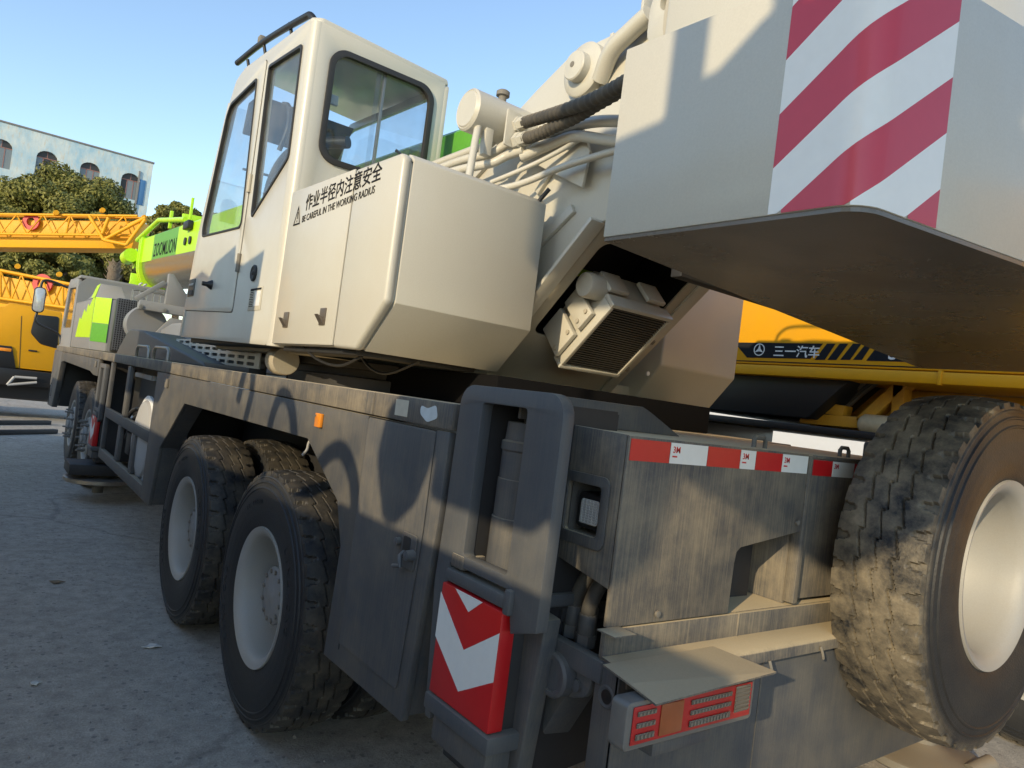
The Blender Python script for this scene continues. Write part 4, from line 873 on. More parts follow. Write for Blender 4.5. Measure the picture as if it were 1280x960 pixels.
beam('rest_brace', (-.98, 7.36, 2.07), (-.72, 7.36, 2.3), .05, .05, M_greym, BR)
prism('rest_foot', 'y', [(-.95, 1.47), (-.4, 1.47), (-.4, 1.93), (-.62, 1.93)], 7.33, 7.39, M_greym, BR, .004)
for x in (-.93, -.7, -.45): lathe('rest_bolt', [(.02, 0), (.02, -.012), (0, -.013)], 'y', (x, 7.30, 2.0), M_steel, BR, 8)
for k_ in range(5): tube('rest_rail', [(-.95+.07*k_, 7.8, 2.08), (-.95+.07*k_, 7.8, 2.2), (-.80+.07*k_, 7.8, 2.22)], .012, M_steel, BR, 6, False)
lathe('air_cleaner', [(.0, -.1), (.2, -.1), (.21, 0), (.2, .12), (0, .13)], 'y', (-.82, 7.55, 1.82), M_greym, CR, 32)
# side cover with the lime flash
SCV = empty('engine_side_cover', (-1.1, 9, 1.5), CR)
body = [(-1.2, 8.62), (-1.2, 10.55), (-.9, 10.55), (-.9, 8.40), (-1.06, 8.40)]
prism('cover_body', 'z', body, 1.476, 2.10, M_greym, SCV, .02)
V('cover_top', [(-1.2, 8.62, 2.10), (-1.2, 10.55, 2.08), (-.9, 10.55, 2.08), (-.9, 8.40, 2.10), (-1.06, 8.40, 2.10), (-1.16, 8.66, 2.27), (-.95, 8.6, 2.27), (-.95, 9.9, 2.14), (-1.13, 9.9, 2.14)], [(0, 1, 8, 5), (1, 2, 7, 8), (2, 3, 6, 7), (3, 4, 0, 5, 6), (5, 8, 7, 6)], M_greym, SCV, .01)
flash = [(8.64, 1.62), (8.64, 2.10), (8.80, 2.10), (9.05, 2.0), (9.2, 2.04), (9.3, 1.93), (9.5, 1.98), (9.7, 1.85), (9.9, 1.88), (10.1, 1.62)]
prism('lime_flash', 'x', flash, -1.2035, -1.2005, M_lime, SCV, 0)
V('lime_flash', [(-1.2005, 8.612, 1.80), (-1.2005, 8.612, 2.10), (-1.062, 8.394, 2.10), (-1.062, 8.394, 1.80)], [(0, 1, 2, 3)], M_lime, SCV); V('green_flash', [(-1.2005, 8.612, 1.58), (-1.2005, 8.612, 1.795), (-1.062, 8.394, 1.795), (-1.062, 8.394, 1.58)], [(0, 1, 2, 3)], M_green, SCV)
V('lime_flash', [(-1.163, 8.67, 2.272), (-1.204, 8.63, 2.104), (-1.204, 9.0, 2.102), (-1.17, 8.9, 2.255)], [(0, 1, 2, 3)], M_lime, SCV)
# radiator mesh behind the cover
rm = empty('radiator', (-.75, 7.5, 1.47), CR)
box('radiator_core', -1.05, -.72, 8.05, 8.15, 1.48, 2.10, M_black, rm, .02)
tag(V('radiator_mesh', *joinm(*[boxm(-1.045+i*.025, -1.037+i*.025, 8.03, 8.04, 1.51, 2.09) for i in range(13)], *[boxm(-1.045, -.73, 8.033, 8.043, 1.52+i*.025, 1.528+i*.025) for i in range(23)]), plain('mesh_grey', (.10, .105, .12), .5), rm), kind='stuff')
# driver cab
DC = empty('driver_cab', (-.1, 11.3, 1.2), CR)
prism('rear_wall', 'y', rpoly([(-1.2, 1.35), (-1.2, 2.36), (-1.12, 2.46), (1.0, 2.46), (1.1, 2.36), (1.1, 1.35)], .03), 10.60, 10.66, M_greym, DC, .01, [rrect(-.95, -.80, 2.10, 2.33, .03), rrect(-.30, .4, 2.0, 2.28, .05)])
prism('rear_panel', 'y', rrect(-.78, -.36, 1.7, 2.34, .05), 10.585, 10.6, M_greym, DC, .006)
for hx in ((-.95, -.80, 2.10, 2.33), (-.30, .4, 2.0, 2.28)):
    prism('rear_pane', 'y', rrect(*hx, .03), 10.625, 10.63, M_glassd, DC, 0)
V('rear_gasket', *ringm('y', rrect(-.30, .4, 2.0, 2.28, .05), .0, .025, 10.59, 10.61), M_rubber, DC)
csl = rpoly([(10.66, 1.40), (10.66, 2.44), (11.75, 2.50), (11.95, 2.42), (12.12, 1.85), (12.16, 1.40)], .04)
prism('side_wall', 'x', csl, -1.2, -1.16, M_greym, DC, .01, [rpoly([(10.85, 1.75), (10.85, 2.33), (11.7, 2.36), (11.95, 1.75)], .05)])
prism('side_pane', 'x', rpoly([(10.85, 1.75), (10.85, 2.33), (11.7, 2.36), (11.95, 1.75)], .05), -1.185, -1.18, M_glassd, DC, 0)
box('cab_roof', -1.19, 1.09, 10.62, 11.85, 2.455, 2.50, M_greym, DC, .015); box('cab_front', -1.15, 1.1, 12.05, 12.2, .9, 1.9, M_greym, DC, .02)
box('cab_interior', -1.1, 1.0, 10.7, 12.0, 1.3, 1.7, M_dark, DC)
prism('front_skirt', 'x', [(11.1, 1.40), (11.0, 1.25), (11.45, .56), (12.15, .54), (12.2, .85), (12.17, 1.40)], XS, -1.17, M_grey, CR, .006, [rrect(11.8, 12.05, .68, .88, .02)])
box('front_bumper', -1.24, 1.2, 12.0, 12.22, .54, .88, M_grey, CR, .03)
prism('fender_panel', 'x', [(7.3, 1.393), (11.1, 1.393), (11.0, 1.25), (10.6, 1.27), (7.9, 1.25), (7.6, 1.22), (7.3, 1.22)], XS, -1.2, M_grey, CR, .005)
box('skirt_liner', -1.17, -.6, 11.3, 11.4, .6, 1.35, M_black, CR)
MR = empty('wing_mirror', (-1.45, 12.0, 1.9), CR)
prism('mirror_head', 'y', rrect(-1.63, -1.47, 1.93, 2.32, .06), 11.97, 12.03, M_dark, MR, .02); prism('mirror_glass', 'y', rrect(-1.615, -1.485, 1.945, 2.305, .05), 11.965, 11.97, M_lens, MR, .001)
tube('mirror_arm', [(-1.55, 12.03, 2.3), (-1.53, 12.03, 2.42), (-1.42, 12.03, 2.44), (-1.2, 12.0, 2.38)], .018, M_black, MR, 8); tube('mirror_arm', [(-1.55, 12.03, 1.95), (-1.54, 12.03, 1.78), (-1.3, 12.03, 1.68), (-1.22, 12.03, 1.62), (-1.2, 12.0, 1.5)], .018, M_black, MR, 8)
for x, y in ((-.35, 11.2), (-.28, 11.25)): tube('roof_horn', [(x, y, 2.50), (x, y, 2.56), (x+.02, y-.06, 2.58)], .015, M_lens, DC, 8)

# ================= the yellow truck crane parked on the far side
YC = empty('truck_crane', (3.6, 1, 0))
tag(YC, 'yellow truck crane with black striped band, parked on the far side of the beige counterweight', 'crane truck')
YX = 2.4
def yp(u, v, off=0.0): p = at(u, v, x=YX+off); return (p.y, p.z)
box('upper_body', YX, 4.8, -4.0, 4.6, 2.02, 3.0, M_yellow, YC, .01)
box('body_rail', YX-.03, 4.8, -4.0, 4.6, 1.935, 2.012, M_yellow, YC, .012)
box('rail_joint', YX-.04, YX, .78, .80, 1.93, 2.02, M_yellow, YC, .003)
V('rail_line', *boxm(YX-.002, YX-.0005, -4, 4.5, 2.034, 2.042), M_text, YC)
band = prism('lettering_band', 'x', [yp(918, 428), yp(1029, 429.5), yp(1013, 448.5), yp(934, 447)], YX-.003, YX-.001, M_text, YC, 0)
for a, b, c, d in ((1034, 1044.5, 1018.5, 1031), (1050, 1060.5, 1034.5, 1045.5), (1066.5, 1077, 1050.5, 1062.5), (1083, 1091, 1066.5, 1077.5)):
    prism('slanted_bar', 'x', [yp(a, 429.5), yp(b, 429.6), yp(d, 450), yp(c, 449.8)], YX-.003, YX-.001, M_text, YC, 0)
prism('lettering_band', 'x', [yp(1099, 430), yp(1260, 434), yp(1260, 456), yp(1083, 451)], YX-.003, YX-.001, M_text, YC, 0)
ec = at(949, 437, x=YX-.004); er = .047
em = prism('maker_emblem', 'x', circ(ec.y, ec.z, er, 28), YX-.0045, YX-.0035, M_white, YC, 0, [circ(ec.y, ec.z, er*.84, 28)])
for k in range(3):
    a = R(90+120*k); b1, b2 = a+R(150), a-R(150)
    P0 = (ec.y+er*.9*math.cos(a), ec.z+er*.9*math.sin(a)); 
    prism('emblem_blade', 'x', [P0, (ec.y+er*.26*math.cos(a+R(70)), ec.z+er*.26*math.sin(a+R(70))), (ec.y, ec.z), (ec.y+er*.26*math.cos(a-R(70)), ec.z+er*.26*math.sin(a-R(70)))], YX-.0045, YX-.0035, M_white, em, 0)
q = at(966, 444.5, x=YX-.0035); textobj('body_lettering', '三一汽车', .092, tuple(q), (0, -1, 0), (0, 0, 1), M_white, YC, .0006)
q = at(1109, 449, x=YX-.0035); textobj('body_lettering', 'S', .13, tuple(q), (0, -1, 0), (0, 0, 1), M_white, YC, .0006)
q = at(1042, 427, x=YX-.0035)
prism('black_tank', 'x', [yp(820, 462), yp(1058, 474), yp(1004, 522), yp(820, 505)], YX+.05, 4.6, M_black, YC, .01)
M_ysh = paint('yellow_paint_shaded', (.55, .27, .015), .5, (.12, .07, .03), .5, .3)  # browner copy of the yellow, shade under the body put into the colour
for a, b in (((1005, 523), (1090, 530)), ((1078, 530), (1135, 478)), ((1003, 505), (1060, 515)), ((1128, 480), (1126, 520))):
    pa, pb = at(*a, x=YX+.25), at(*b, x=YX+.25); beam('frame_beam', pa, pb, .08, .12, M_ysh, YC, .008, (1, 0, 0))
box('frame_web', YX+.5, YX+.56, -2, 1.9, 1.56, 1.93, M_ysh, YC)
for k_ in range(5):
    pa = at(1065+k_*8, 478, x=YX+.2); tube('oil_hose', [pa, pa+Vector((.1, .15, -.08)), pa+Vector((.12, .28, -.2)), pa+Vector((.15, .4, -.26))], .016, M_hosed if k_ % 2 else M_steel, YC, 8)
pa = at(1100, 532, x=YX+.2); lathe('filter_can', [(0, -.14), (.06, -.14), (.07, -.1), (.07, .1), (.05, .13), (0, .13)], 'y', pa, plain('tan_can', (.5, .4, .25), .5), YC, 20)
box('slew_deck', YX-.1, 4.8, -3.2, 5.5, 1.55, 1.60, M_black, YC, .006)
box('deck_gear', YX+.1, 4.6, 3.3, 5.6, 1.30, 1.56, M_black, YC, .01)
box('carrier_deck', YX-.02, 4.9, -3.4, 9, .95, 1.36, M_yellow, YC, .02)
box('side_rail', YX-.05, YX, -2.6, -.6, 1.70, 1.92, M_yellow, YC, .01)
for y in (-1.2, .2, 5, 6.4):
    wheel(YC, (YX+.15, y, .5395), 'front', -1, detail=False); wheel(YC, (4.75, y, .5395), 'front', 1, detail=False)
box('chassis_frame', 2.9, 4.4, -3.2, 8.8, .6, .95, M_dark, YC)
tube('slew_post', [(3.6, 4.2, 1.3), (3.6, 4.2, 1.56)], .5, M_dark, YC, 24, False)

# ================= yellow cranes far ahead
def Pd(u, v, dep): return CAMLOC + ray(u, v)*dep
def lattice_boom(root, tl, tr, br, bl, dep, thick, nb, bodyfrac=.0, sheave=None):
    """boom body with a lattice jib folded against its near side; corners as pixels at one depth"""
    TL, TR, BR_, BL = [Pd(*p, dep) for p in (tl, tr, br, bl)]
    back = fw.copy(); back.z = 0; back.normalize()
    body = [TL+(BL-TL)*.12, TR+(BR_-TR)*.1, BR_, BL]
    vs = [tuple(p+back*.22) for p in body]+[tuple(p+back*(.22+thick)) for p in body]
    V('boom_body', vs, [(0, 1, 2, 3), (7, 6, 5, 4), (0, 4, 5, 1), (1, 5, 6, 2), (2, 6, 7, 3), (3, 7, 4, 0)], M_yellow, root, .02)
    L0, L1 = TL+(BL-TL)*.62, TR+(BR_-TR)*.62
    tube('jib_chord', [TL, TR], .045, M_yellow, root, 8, False); tube('jib_chord', [L0, L1], .045, M_yellow, root, 8, False)
    tube('jib_chord', [TL+back*.2-Vector((0, 0, .02)), TR+back*.2-Vector((0, 0, .02))], .04, M_yellow, root, 8, False)
    for i in range(nb):
        t0, t1 = i/nb, (i+.5)/nb; t2 = (i+1)/nb
        tube('jib_brace', [L0.lerp(L1, t0), TL.lerp(TR, t1)], .022, M_yellow, root, 6, False); tube('jib_brace', [TL.lerp(TR, t1), L0.lerp(L1, t2)], .022, M_yellow, root, 6, False)
        if i % 3 == 0: tube('jib_brace', [TL.lerp(TR, t1), L0.lerp(L1, t1)], .028, M_yellow, root, 6, False)
    if sheave:
        c = Pd(*sheave, dep)+back*.12
        n = 24; e1 = r2; e2 = u2; vs = []; fs = []
        for i in range(n):
            a = 2*math.pi*i/n
            for rr, d in ((.28, -.03), (.28, .03), (.14, .03), (.14, -.03)): vs.append(tuple(c+e1*(rr*math.cos(a))+e2*(rr*math.sin(a))+back*d))
        for i in range(n):
            j = (i+1) % n
            for q_ in range(4): fs.append((i*4+q_, j*4+q_, j*4+(q_+1) % 4, i*4+(q_+1) % 4))
        V('boom_sheave', vs, fs, plain('sheave_red', (.5, .03, .03), .5), root, 0, 40)
    return TL, TR, BR_, BL, back
Y1 = empty('truck_crane', Pd(-60, 470, 24)*1.0); Y1.location.z = 0; WL[Y1] = Y1.location.copy()
tag(Y1, 'yellow truck crane whose lattice jib reaches out beneath the blue building', 'crane truck')
TL, TR, BRr, BLl, back = lattice_boom(Y1, (-130, 266), (172, 270), (160, 309), (-130, 306), 24, .8, 9, sheave=(36, 276))
for k_, (u, v) in enumerate(((128, 263), (70, 266), (180, 272))):
    c = Pd(u, v, 23.9); lathe('boom_lug', [(0, -.1), (.08, -.1), (.08, .1), (0, .1)], 'y', c, M_yellow, Y1, 16)
for a, b in (((130, 300), (182, 272)), ((130, 300), (158, 306)), ((158, 306), (182, 274)), ((112, 270), (130, 300)), ((136, 272), (128, 292)), ((182, 272), (160, 282))):
    tube('jib_end_stay', [Pd(*a, 23.8), Pd(*b, 23.8)], .06, M_yellow, Y1, 8, False)
base = Pd(-110, 300, 25)
box('boom_tower', base.x-1.6, base.x-.1, base.y, base.y+1.2, 1.3, base.z+.3, M_yellow, Y1, .03); box('carrier_body', base.x-3.5, base.x+.6, base.y-.4, base.y+2.0, .5, 1.4, M_yellow, Y1, .03)
for k_ in (-3, -1.6, -.2): wheel(Y1, (base.x+k_, base.y-.35, .5395), 'front', rotz=math.pi/2, detail=False)
Y2 = empty('truck_crane', (Pd(25, 480, 21).x, Pd(25, 480, 21).y, 0))
tag(Y2, 'yellow truck crane with black cab grille standing ahead of the grey driver cab', 'crane truck')
TL, TR, BRr, BLl, back = lattice_boom(Y2, (-90, 320), (92, 356), (92, 404), (-90, 385), 20.5, .8, 7, sheave=(50, 354))
for k_, (u, v) in enumerate(((22, 333), (74, 343))): lathe('boom_lug', [(0, -.1), (.07, -.1), (.07, .1), (0, .1)], 'y', Pd(u, v, 20.4), M_yellow, Y2, 14)
YY = 15.2
def yq(u, v, y=YY): p = at(u, v, y=y); return (p.x, p.z)
prism('cab_body', 'y', rpoly([yq(-60, 375), yq(4, 384), yq(12, 378), yq(78, 390), yq(78, 466), yq(-60, 452)], .06), YY, YY+1.7, M_yellow, Y2, .03)
prism('cab_window', 'y', rpoly([yq(44, 393), yq(74, 396), yq(72, 436), yq(50, 430), yq(38, 416)], .05), YY-.012, YY+.002, M_black, Y2, .004)
prism('cab_grille', 'y', [yq(-60, 425), yq(15, 433), yq(20, 462), yq(-60, 452)], YY-.03, YY+.002, M_black, Y2, .01)
p0 = at(7, 437, y=YY-.03); box('headlamp', p0.x-.09, p0.x+.09, YY-.045, YY-.03, p0.z-.03, p0.z+.03, M_orange, Y2, .01)
p0 = at(41, 438.5, y=YY); box('cab_handle', p0.x-.07, p0.x+.07, YY-.02, YY, p0.z-.015, p0.z+.015, M_black, Y2, .004)
V('cab_seam', *joinm(beamm((*yq(27, 395)[:1], YY-.001, yq(27, 395)[1]), (yq(24, 463)[0], YY-.001, yq(24, 463)[1]), .006, .01)), M_dark, Y2)
prism('bumper', 'y', [yq(-60, 452), yq(80, 468), yq(78, 486), yq(-60, 476)], YY-.1, YY+1.5, M_black, Y2, .02)
p0, p1 = at(18, 471, y=YY-.15), at(46, 473, y=YY-.15); tube('step_bar', [p0, p1], .025, M_greyl, Y2, 8, False); p0, p1 = at(9, 481, y=YY-.15), at(46, 478, y=YY-.15); tube('step_bar', [p0, p1], .025, M_greyl, Y2, 8, False)
p0, p1 = at(18, 471, y=YY-.15), at(9, 481, y=YY-.15); tube('step_bar', [p0, p1], .025, M_greyl, Y2, 8, False)
c = at(30, 455, y=YY+.9); box('chassis', c.x-2.6, c.x+1.4, YY+.2, YY+1.6, .35, .8, M_dark, Y2, .02)
for dx in (-2.4, -1.0): wheel(Y2, (c.x+dx, YY+.35, .5395), 'front', rotz=math.pi/2, detail=False); wheel(Y2, (c.x+dx, YY+1.5, .5395), 'front', rotz=-math.pi/2, detail=False)
box('boom_pedestal', c.x-2.6, c.x-1.6, YY+.4, YY+1.5, .8, 3.0, M_yellow, Y2, .02)

# bars lying on the concrete
for i, (a, b, lab) in enumerate((((-40, 528), (62, 528), 'thin dark steel bar on the sunlit concrete, the farther of two'), ((-40, 541), (70, 539), 'thin dark steel bar on the concrete beside the front wheels, the nearer of two'))):
    p0, p1 = at(*a, z=.04), at(*b, z=.04); tag(beam('steel_bar', p0, p1, .09, .07, M_dark, None, .008), lab, 'bar', 'steel bars lying on the yard')

# ================= background building, wall
def plastermat():
    m, nt, p = newmat('weathered_blue_plaster'); L = nt.links.new
    geo = N(nt, 'ShaderNodeNewGeometry')
    def noise(sx, sc, d=8):
        mp = N(nt, 'ShaderNodeMapping'); mp.inputs['Scale'].default_value = sx; L(geo.outputs['Position'], mp.inputs['Vector'])
        n = N(nt, 'ShaderNodeTexNoise'); n.inputs['Scale'].default_value = sc; n.inputs['Detail'].default_value = d; n.inputs['Roughness'].default_value = .7; L(mp.outputs[0], n.inputs['Vector']); return n
    a = noise((1, 1, .5), 1.1, 12); b = noise((3, 3, .6), 2.2, 12)
    r1 = N(nt, 'ShaderNodeMapRange'); r1.inputs[1].default_value = .38; r1.inputs[2].default_value = .62; L(a.outputs['Fac'], r1.inputs[0])
    m1 = N(nt, 'ShaderNodeMix', data_type='RGBA'); m1.inputs[6].default_value = (.30, .47, .58, 1); m1.inputs[7].default_value = (.55, .62, .62, 1); L(r1.outputs[0], m1.inputs[0])
    r2_ = N(nt, 'ShaderNodeMapRange'); r2_.inputs[1].default_value = .52; r2_.inputs[2].default_value = .7; L(b.outputs['Fac'], r2_.inputs[0])
    m2 = N(nt, 'ShaderNodeMix', data_type='RGBA'); L(m1.outputs[2], m2.inputs[6]); m2.inputs[7].default_value = (.50, .45, .36, 1); L(r2_.outputs[0], m2.inputs[0])
    L(m2.outputs[2], p.inputs['Base Color']); p.inputs['Roughness'].default_value = .9
    return m
M_plaster = plastermat()
M_pane = plain('dusty_pane', (.16, .19, .21), .25); M_paned = plain('broken_pane', (.03, .03, .033), .5); M_wframe = plain('rusty_frame', (.28, .14, .12), .7)
BY = 60.0
BD = empty('warehouse_building', (-14, BY+6, 0))
tag(BD, 'weathered pale blue building with a row of arched windows behind the evergreen trees', 'building')
def archpoly(x0, x1, z0, z1, n=8):
    r = (x1-x0)/2; zc = z1-r*.8; return [(x0, z0), (x1, z0)]+[((x0+x1)/2+r*math.cos(math.pi*i/n), zc+r*.8*math.sin(math.pi*i/n)) for i in range(n+1)]
xs_ = [5.85-2.66*k for k in range(16)]
rows = ((12.95, 14.88), (9.2, 11.1), (5.4, 7.3))
holes = [archpoly(x-.63, x+.63, z0, z1) for x in xs_ for z0, z1 in rows]
prism('front_wall', 'y', [(-38, 0), (7.2, 0), (7.2, 16.02), (-38, 16.02)], BY, BY+.35, M_plaster, BD, 0, holes)
box('side_wall', 6.85, 7.2, BY+.35, BY+14, 0, 16.02, M_plaster, BD, 0); box('side_wall', -38, -37.6, BY+.35, BY+14, 0, 16.02, M_plaster, BD, 0)
box('roof', -38, 7.15, BY+.3, BY+14, 15.7, 16.0, M_concrete_w, BD, 0); box('roof_edge', -38.05, 7.26, BY-.06, BY+.3, 16.02, 16.14, plain('roof_edge', (.22, .21, .2), .8), BD, .02)
box('inner_dark', -37, 6.5, BY+1.2, BY+1.3, 0, 15.6, M_paned, BD, 0)
rnd = random.Random(3)
for x in xs_:
    for ri, (z0, z1) in enumerate(rows):
        if x < -8 or ri == 2: continue
        wd = empty('window', (x, BY+.2, z0), BD)
        zc = z1-.63*.8
        V('window_frame', *joinm(boxm(x-.63, x+.63, BY+.16, BY+.21, zc-.03, zc+.03), boxm(x-.24, x-.19, BY+.16, BY+.21, z0, zc), boxm(x+.19, x+.24, BY+.16, BY+.21, z0, zc), boxm(x-.02, x+.02, BY+.17, BY+.2, zc, z1)), M_wframe, wd)
        for a, b in ((-.63, -.24), (-.19, .19), (.24, .63)): box('window_pane', x+a, x+b, BY+.18, BY+.19, z0, zc-.03, M_paned if rnd.random() < .25 else M_pane, wd, 0)
        for sgn in (-1, 1):
            pp = [(x+sgn*.02, zc+.03)]+[(x+sgn*.62*math.cos(math.pi/2*i/5), zc+.03+.49*math.sin(math.pi/2*i/5)) for i in range(6)][::1]
            prism('window_pane', 'y', pp, BY+.18, BY+.19, M_paned if rnd.random() < .7 else M_pane, wd, 0)
box('blue_shutter', 6.45, 6.85, BY-.05, BY, 12.7, 14.6, plain('shutter_blue', (.05, .16, .35), .6), BD, .01); box('downpipe', 6.3, 6.4, BY-.1, BY, 10, 15.2, plain('pipe_grey', (.2, .2, .2), .7), BD, 0)
wl = box('yard_wall', 16, 16.3, -20, 40, 0, 2.3, M_concrete_w, None, .02); tag(wl, 'long white yard wall seen under the yellow crane', 'wall')

# ================= trees
def leafmat(name, c1, c2):
    m, nt, p = newmat(name); L = nt.links.new
    at_ = N(nt, 'ShaderNodeAttribute'); at_.attribute_name = 'tone'
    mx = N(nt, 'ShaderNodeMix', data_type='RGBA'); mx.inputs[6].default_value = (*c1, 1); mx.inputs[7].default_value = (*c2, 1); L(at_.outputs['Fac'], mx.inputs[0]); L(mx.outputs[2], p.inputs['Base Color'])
    p.inputs['Roughness'].default_value = .55; p.inputs['Specular IOR Level'].default_value = .3
    return m
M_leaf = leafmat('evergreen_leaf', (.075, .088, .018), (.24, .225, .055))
M_bark = paint('bark', (.14, .11, .08), .9, (.07, .05, .04), .5, .6, bump=.1)
def tree(name, x, y, h, R_, label, seed, leaf=.115, nl=14000, nclump=60, flat=.8):
    rg = np.random.RandomState(seed)
    t = empty(name, (x, y, 0)); tag(t, label, 'tree', 'trees behind the yellow cranes')
    cz = h-R_*flat
    tube('trunk', [(x, y, -.1), (x+.1, y, cz*.4), (x-.05, y+.1, cz*.8), (x, y, cz)], lambda s_: .28*(1-.6*s_), M_bark, t, 10)
    for k in range(7):
        a = k*2.4; e = Vector((x+math.cos(a)*R_*.65, y+math.sin(a)*R_*.65, cz+R_*.3*math.sin(k*1.7))); st = Vector((x, y, cz*(.55+.05*k)))
        tube('limb', [st, st.lerp(e, .5)+Vector((0, 0, .3)), e], lambda s_: .12*(1-.75*s_), M_bark, t, 7)
    # clumps on a bumpy dome, leaves gathered in the clumps
    cl = []
    for k in range(nclump):
        d = rg.normal(size=3); d /= np.linalg.norm(d); rr = rg.uniform(.45, 1.0)**.5
        cl.append(((d[0]*R_*rr, d[1]*R_*rr, d[2]*R_*flat*rr), rg.uniform(.16, .30)*R_, rg.uniform(0, 1)))
    ci = rg.randint(0, nclump, nl); P = np.zeros((nl, 3)); tone = np.zeros(nl)
    C = np.array([c[0] for c in cl]); S = np.array([c[1] for c in cl]); T = np.array([c[2] for c in cl])
    d = rg.normal(size=(nl, 3)); d /= np.linalg.norm(d, axis=1)[:, None]
    rr = rg.uniform(.2, 1, nl)**.45
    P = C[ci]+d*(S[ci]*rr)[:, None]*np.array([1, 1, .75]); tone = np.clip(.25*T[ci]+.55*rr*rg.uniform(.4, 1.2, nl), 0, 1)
    P += np.array([x, y, cz])
    nrm = d+rg.normal(size=(nl, 3))*.6; nrm /= np.linalg.norm(nrm, axis=1)[:, None]
    tt = np.cross(nrm, rg.normal(size=(nl, 3))); tt /= np.linalg.norm(tt, axis=1)[:, None]; bb = np.cross(nrm, tt)
    sz = leaf*rg.uniform(.5, 1.1, nl)[:, None]
    vs = np.stack([P-tt*sz, P+bb*sz*.5, P+tt*sz, P-bb*sz*.5], 1).reshape(-1, 3)
    c = np.array([x, y, cz]); me = bpy.data.meshes.new('crown')
    me.from_pydata((vs-c).tolist(), [], np.arange(nl*4).reshape(-1, 4).tolist())
    a = me.attributes.new('tone', 'FLOAT', 'FACE'); a.data.foreach_set('value', tone.astype(np.float32))
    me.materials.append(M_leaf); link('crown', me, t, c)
    return t
def tree_at(name, u, v, y, Rpx, label, seed, **k):
    p = at(u, v, y=y); dep = (p-CAMLOC).dot(fw); R_ = Rpx/900.48*dep
    return tree(name, p.x, y, p.z+R_*k.get('flat', .8), R_, label, seed, **k)
tree_at('evergreen_tree', 82, 290, 44, 84, 'broad rounded evergreen tree in front of the blue building', 1, nl=130000, nclump=110)
tree_at('evergreen_tree', -20, 300, 41, 62, 'evergreen tree at the left of the broad rounded one, above the lattice jib', 2, nl=60000, nclump=70)
tree_at('evergreen_tree', 150, 330, 42, 46, 'lower evergreen tree beneath the tip of the yellow jib', 4, nl=50000, nclump=60)
tree_at('evergreen_tree', 60, 345, 37, 50, 'dark evergreen tree seen between the two yellow jibs', 5, nl=55000, nclump=60)
tree_at('evergreen_tree', 232, 290, 48, 42, 'small evergreen tree rising behind the lime boom and operator cab', 3, nl=40000, nclump=45)
# palm trunk below the jib tip
p = at(143, 335, y=26)
PT = empty('palm_tree', (p.x, 26, 0)); tag(PT, 'shaggy palm trunk standing between the yellow jib and the lime boom head', 'tree')
vs_, fs_ = tubem([(p.x, 26, -.1), (p.x+.02, 26, 2), (p.x, 26, 4.4)], lambda s_: .19*(1+.12*math.sin(s_*120)), 12, True, 24)
V('trunk', vs_, fs_, M_bark, PT, 0, 60)
fv, ff = [], []
for k in range(240):
    a = random.random()*6.28; z = random.uniform(.5, 4.4); k0 = len(fv); rr = .2
    b = Vector((p.x+rr*math.cos(a), 26+rr*math.sin(a), z)); t_ = Vector((-math.sin(a), math.cos(a), 0))*.05; e = b+Vector((math.cos(a)*.1, math.sin(a)*.1, .12))
    fv += [tuple(b-t_), tuple(b+t_), tuple(e)]; ff.append((k0, k0+1, k0+2))
tag(V('husk', fv, ff, plain('palm_husk', (.26, .22, .17), .9), PT), kind='stuff')

# ================= unseen crane beside the camera, inferred from shadows, its blocks shaped to cast them
NC = empty('truck_crane', (-5, 4, 0))
tag(NC, 'unseen truck crane parked alongside, shaped from blocks to cast shadow across the yard', 'crane truck')
NXF = -3.75
prism('carrier_body', 'y', [(-6.2, .6), (NXF, .6), (NXF, 1.72), (-6.2, 1.72)], -1.75, 10.6, M_yellow, NC, .02)
for y in (0.2, 1.6, 6.6, 8.0):
    for sx in (-1, 1): wheel(NC, (-4.97+sx*1.06, y, .5395), 'front', sx, detail=False)
box('counterweight', -4.5, NXF, -1.95, -1.40, 2.60, 3.20, M_yellow, NC, .03)
prism('counterweight_end', 'x', [(-1.40, 2.60), (-1.40, 3.12), (-1.25, 3.10), (-1.22, 3.04), (-.95, 3.0), (-.95, 2.60)], -4.5, NXF, M_yellow, NC, .01)
box('tail_shadow_block', -4.0, NXF, -1.06, -.58, 2.14, 2.70, M_yellow, NC, .03)  # unseen box added below the tail to shade the outrigger arch
box('high_shadow_block', -4.3, NXF, -.95, -.45, 3.30, 3.75, M_yellow, NC, .05)  # unseen block added to shade the right hand equipment box
box('low_shadow_block', -4.3, NXF, -1.45, .1, 1.72, 1.95, M_yellow, NC, .02)  # unseen raised block added to shade the chevron board and tail light
box('boom', -5.3, -4.6, -1.0, 10.5, 1.75, 2.15, M_yellow, NC, .03)
prism('upper_body', 'x', [(1.46, 2.42), (1.42, 2.98), (1.75, 2.93), (1.9, 2.95), (1.92, 3.05), (2.3, 2.98), (2.4, 2.9), (2.6, 2.95), (3.1, 2.86), (3.1, 2.42)], -4.0, NXF, M_yellow, NC, .01)
box('operator_cab', -4.4, NXF, 2.9, 5.0, 2.25, 2.92, M_yellow, NC, .05)
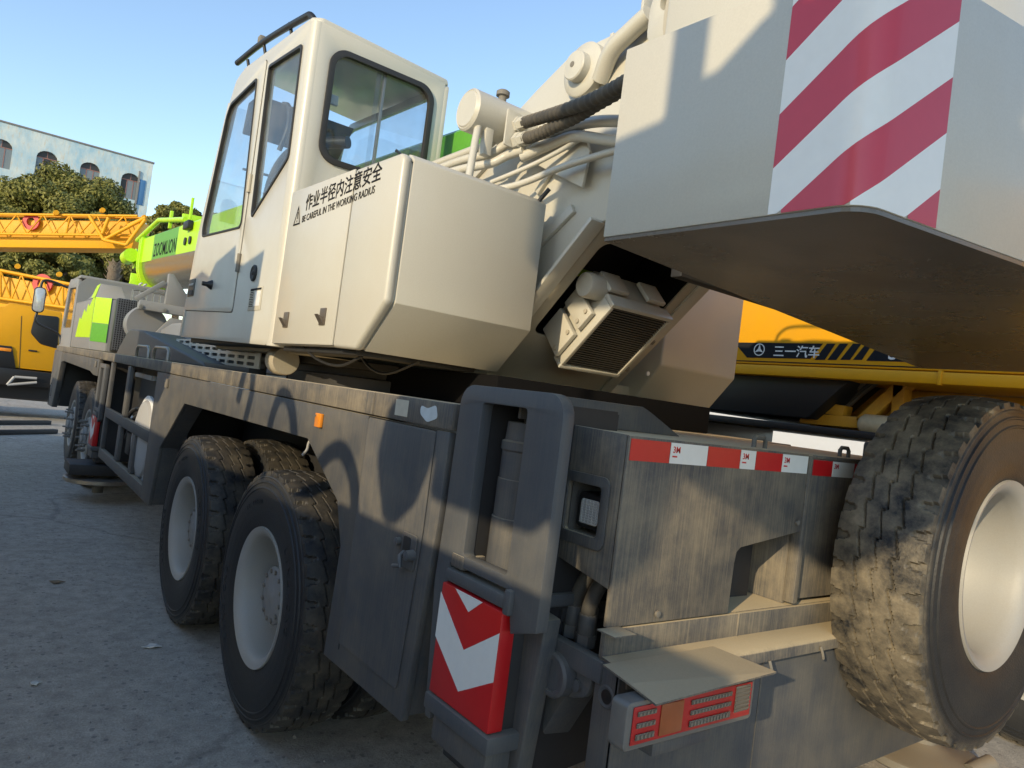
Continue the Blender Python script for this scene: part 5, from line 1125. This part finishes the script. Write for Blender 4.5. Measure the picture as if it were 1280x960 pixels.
box('turntable', -5.6, -4.6, .8, 4.0, 1.72, 2.15, M_yellow, NC, .02)
for P in ([(.55, 1.9), (.60, 2.12), (.72, 2.26), (.86, 2.22), (.95, 1.9)], [(1.25, 2.1), (1.2, 2.3), (1.3, 2.42), (1.4, 2.2)], [(-.05, 1.9), (.02, 2.05), (.15, 2.12), (.3, 2.05), (.38, 1.9)]):
    tube('hose_loop', [(NXF, *p_) for p_ in P], .035, M_hose, NC, 8)
tube('hoist_rope', [(NXF, -.36, 2.0), (NXF, -.36, 2.9)], .012, M_hose, NC, 6, False)
prism('hanging_shadow_block', 'x', rpoly([(-.50, 2.38), (-.26, 2.38), (-.22, 2.2), (-.32, 2.0), (-.42, 2.02), (-.5, 2.2)], .05), -3.95, NXF, M_yellow, NC, .02)  # unseen hanging shapes, added for the blotchy shadows they throw
prism('hanging_shadow_block', 'x', rpoly([(-1.24, 2.45), (-1.06, 2.5), (-1.05, 2.2), (-1.12, 1.98), (-1.2, 2.1)], .05), -3.9, NXF, M_yellow, NC, .02)
for y0, y1, z0, z1 in ((-1.27, -1.21, 3.0, 3.5), (-1.5, -1.45, 3.2, 3.6), (-1.9, -1.85, 3.2, 3.6)): box('rail_post', -3.85, NXF, y0, y1, z0, z1, M_yellow, NC, .01)
for z in (3.33, 3.45): tube('hand_rail', [(NXF, -1.9, z+.12), (NXF, -1.1, z)], .02, M_yellow, NC, 8, False)
box('rail_panel', -3.85, NXF, -1.9, -1.55, 3.2, 3.6, M_yellow, NC, .02)

for y0, y1 in ((3.0, 3.8), (3.95, 4.8)): box('cab_window', NXF-.002, NXF+.004, y0, y1, 2.5, 2.85, M_glassd, NC, 0)
box('black_skirt', NXF-.002, NXF+.006, 2.6, 5.6, .62, 1.2, M_dark, NC, .004); box('deck_edge', NXF-.01, NXF+.02, -1.7, 10.5, 1.64, 1.70, M_dark, NC, .006)
for y in (-1.3, 5.9): box('outrigger', NXF-.2, NXF+.03, y-.2, y+.2, .75, 1.6, M_yellow, NC, .02)
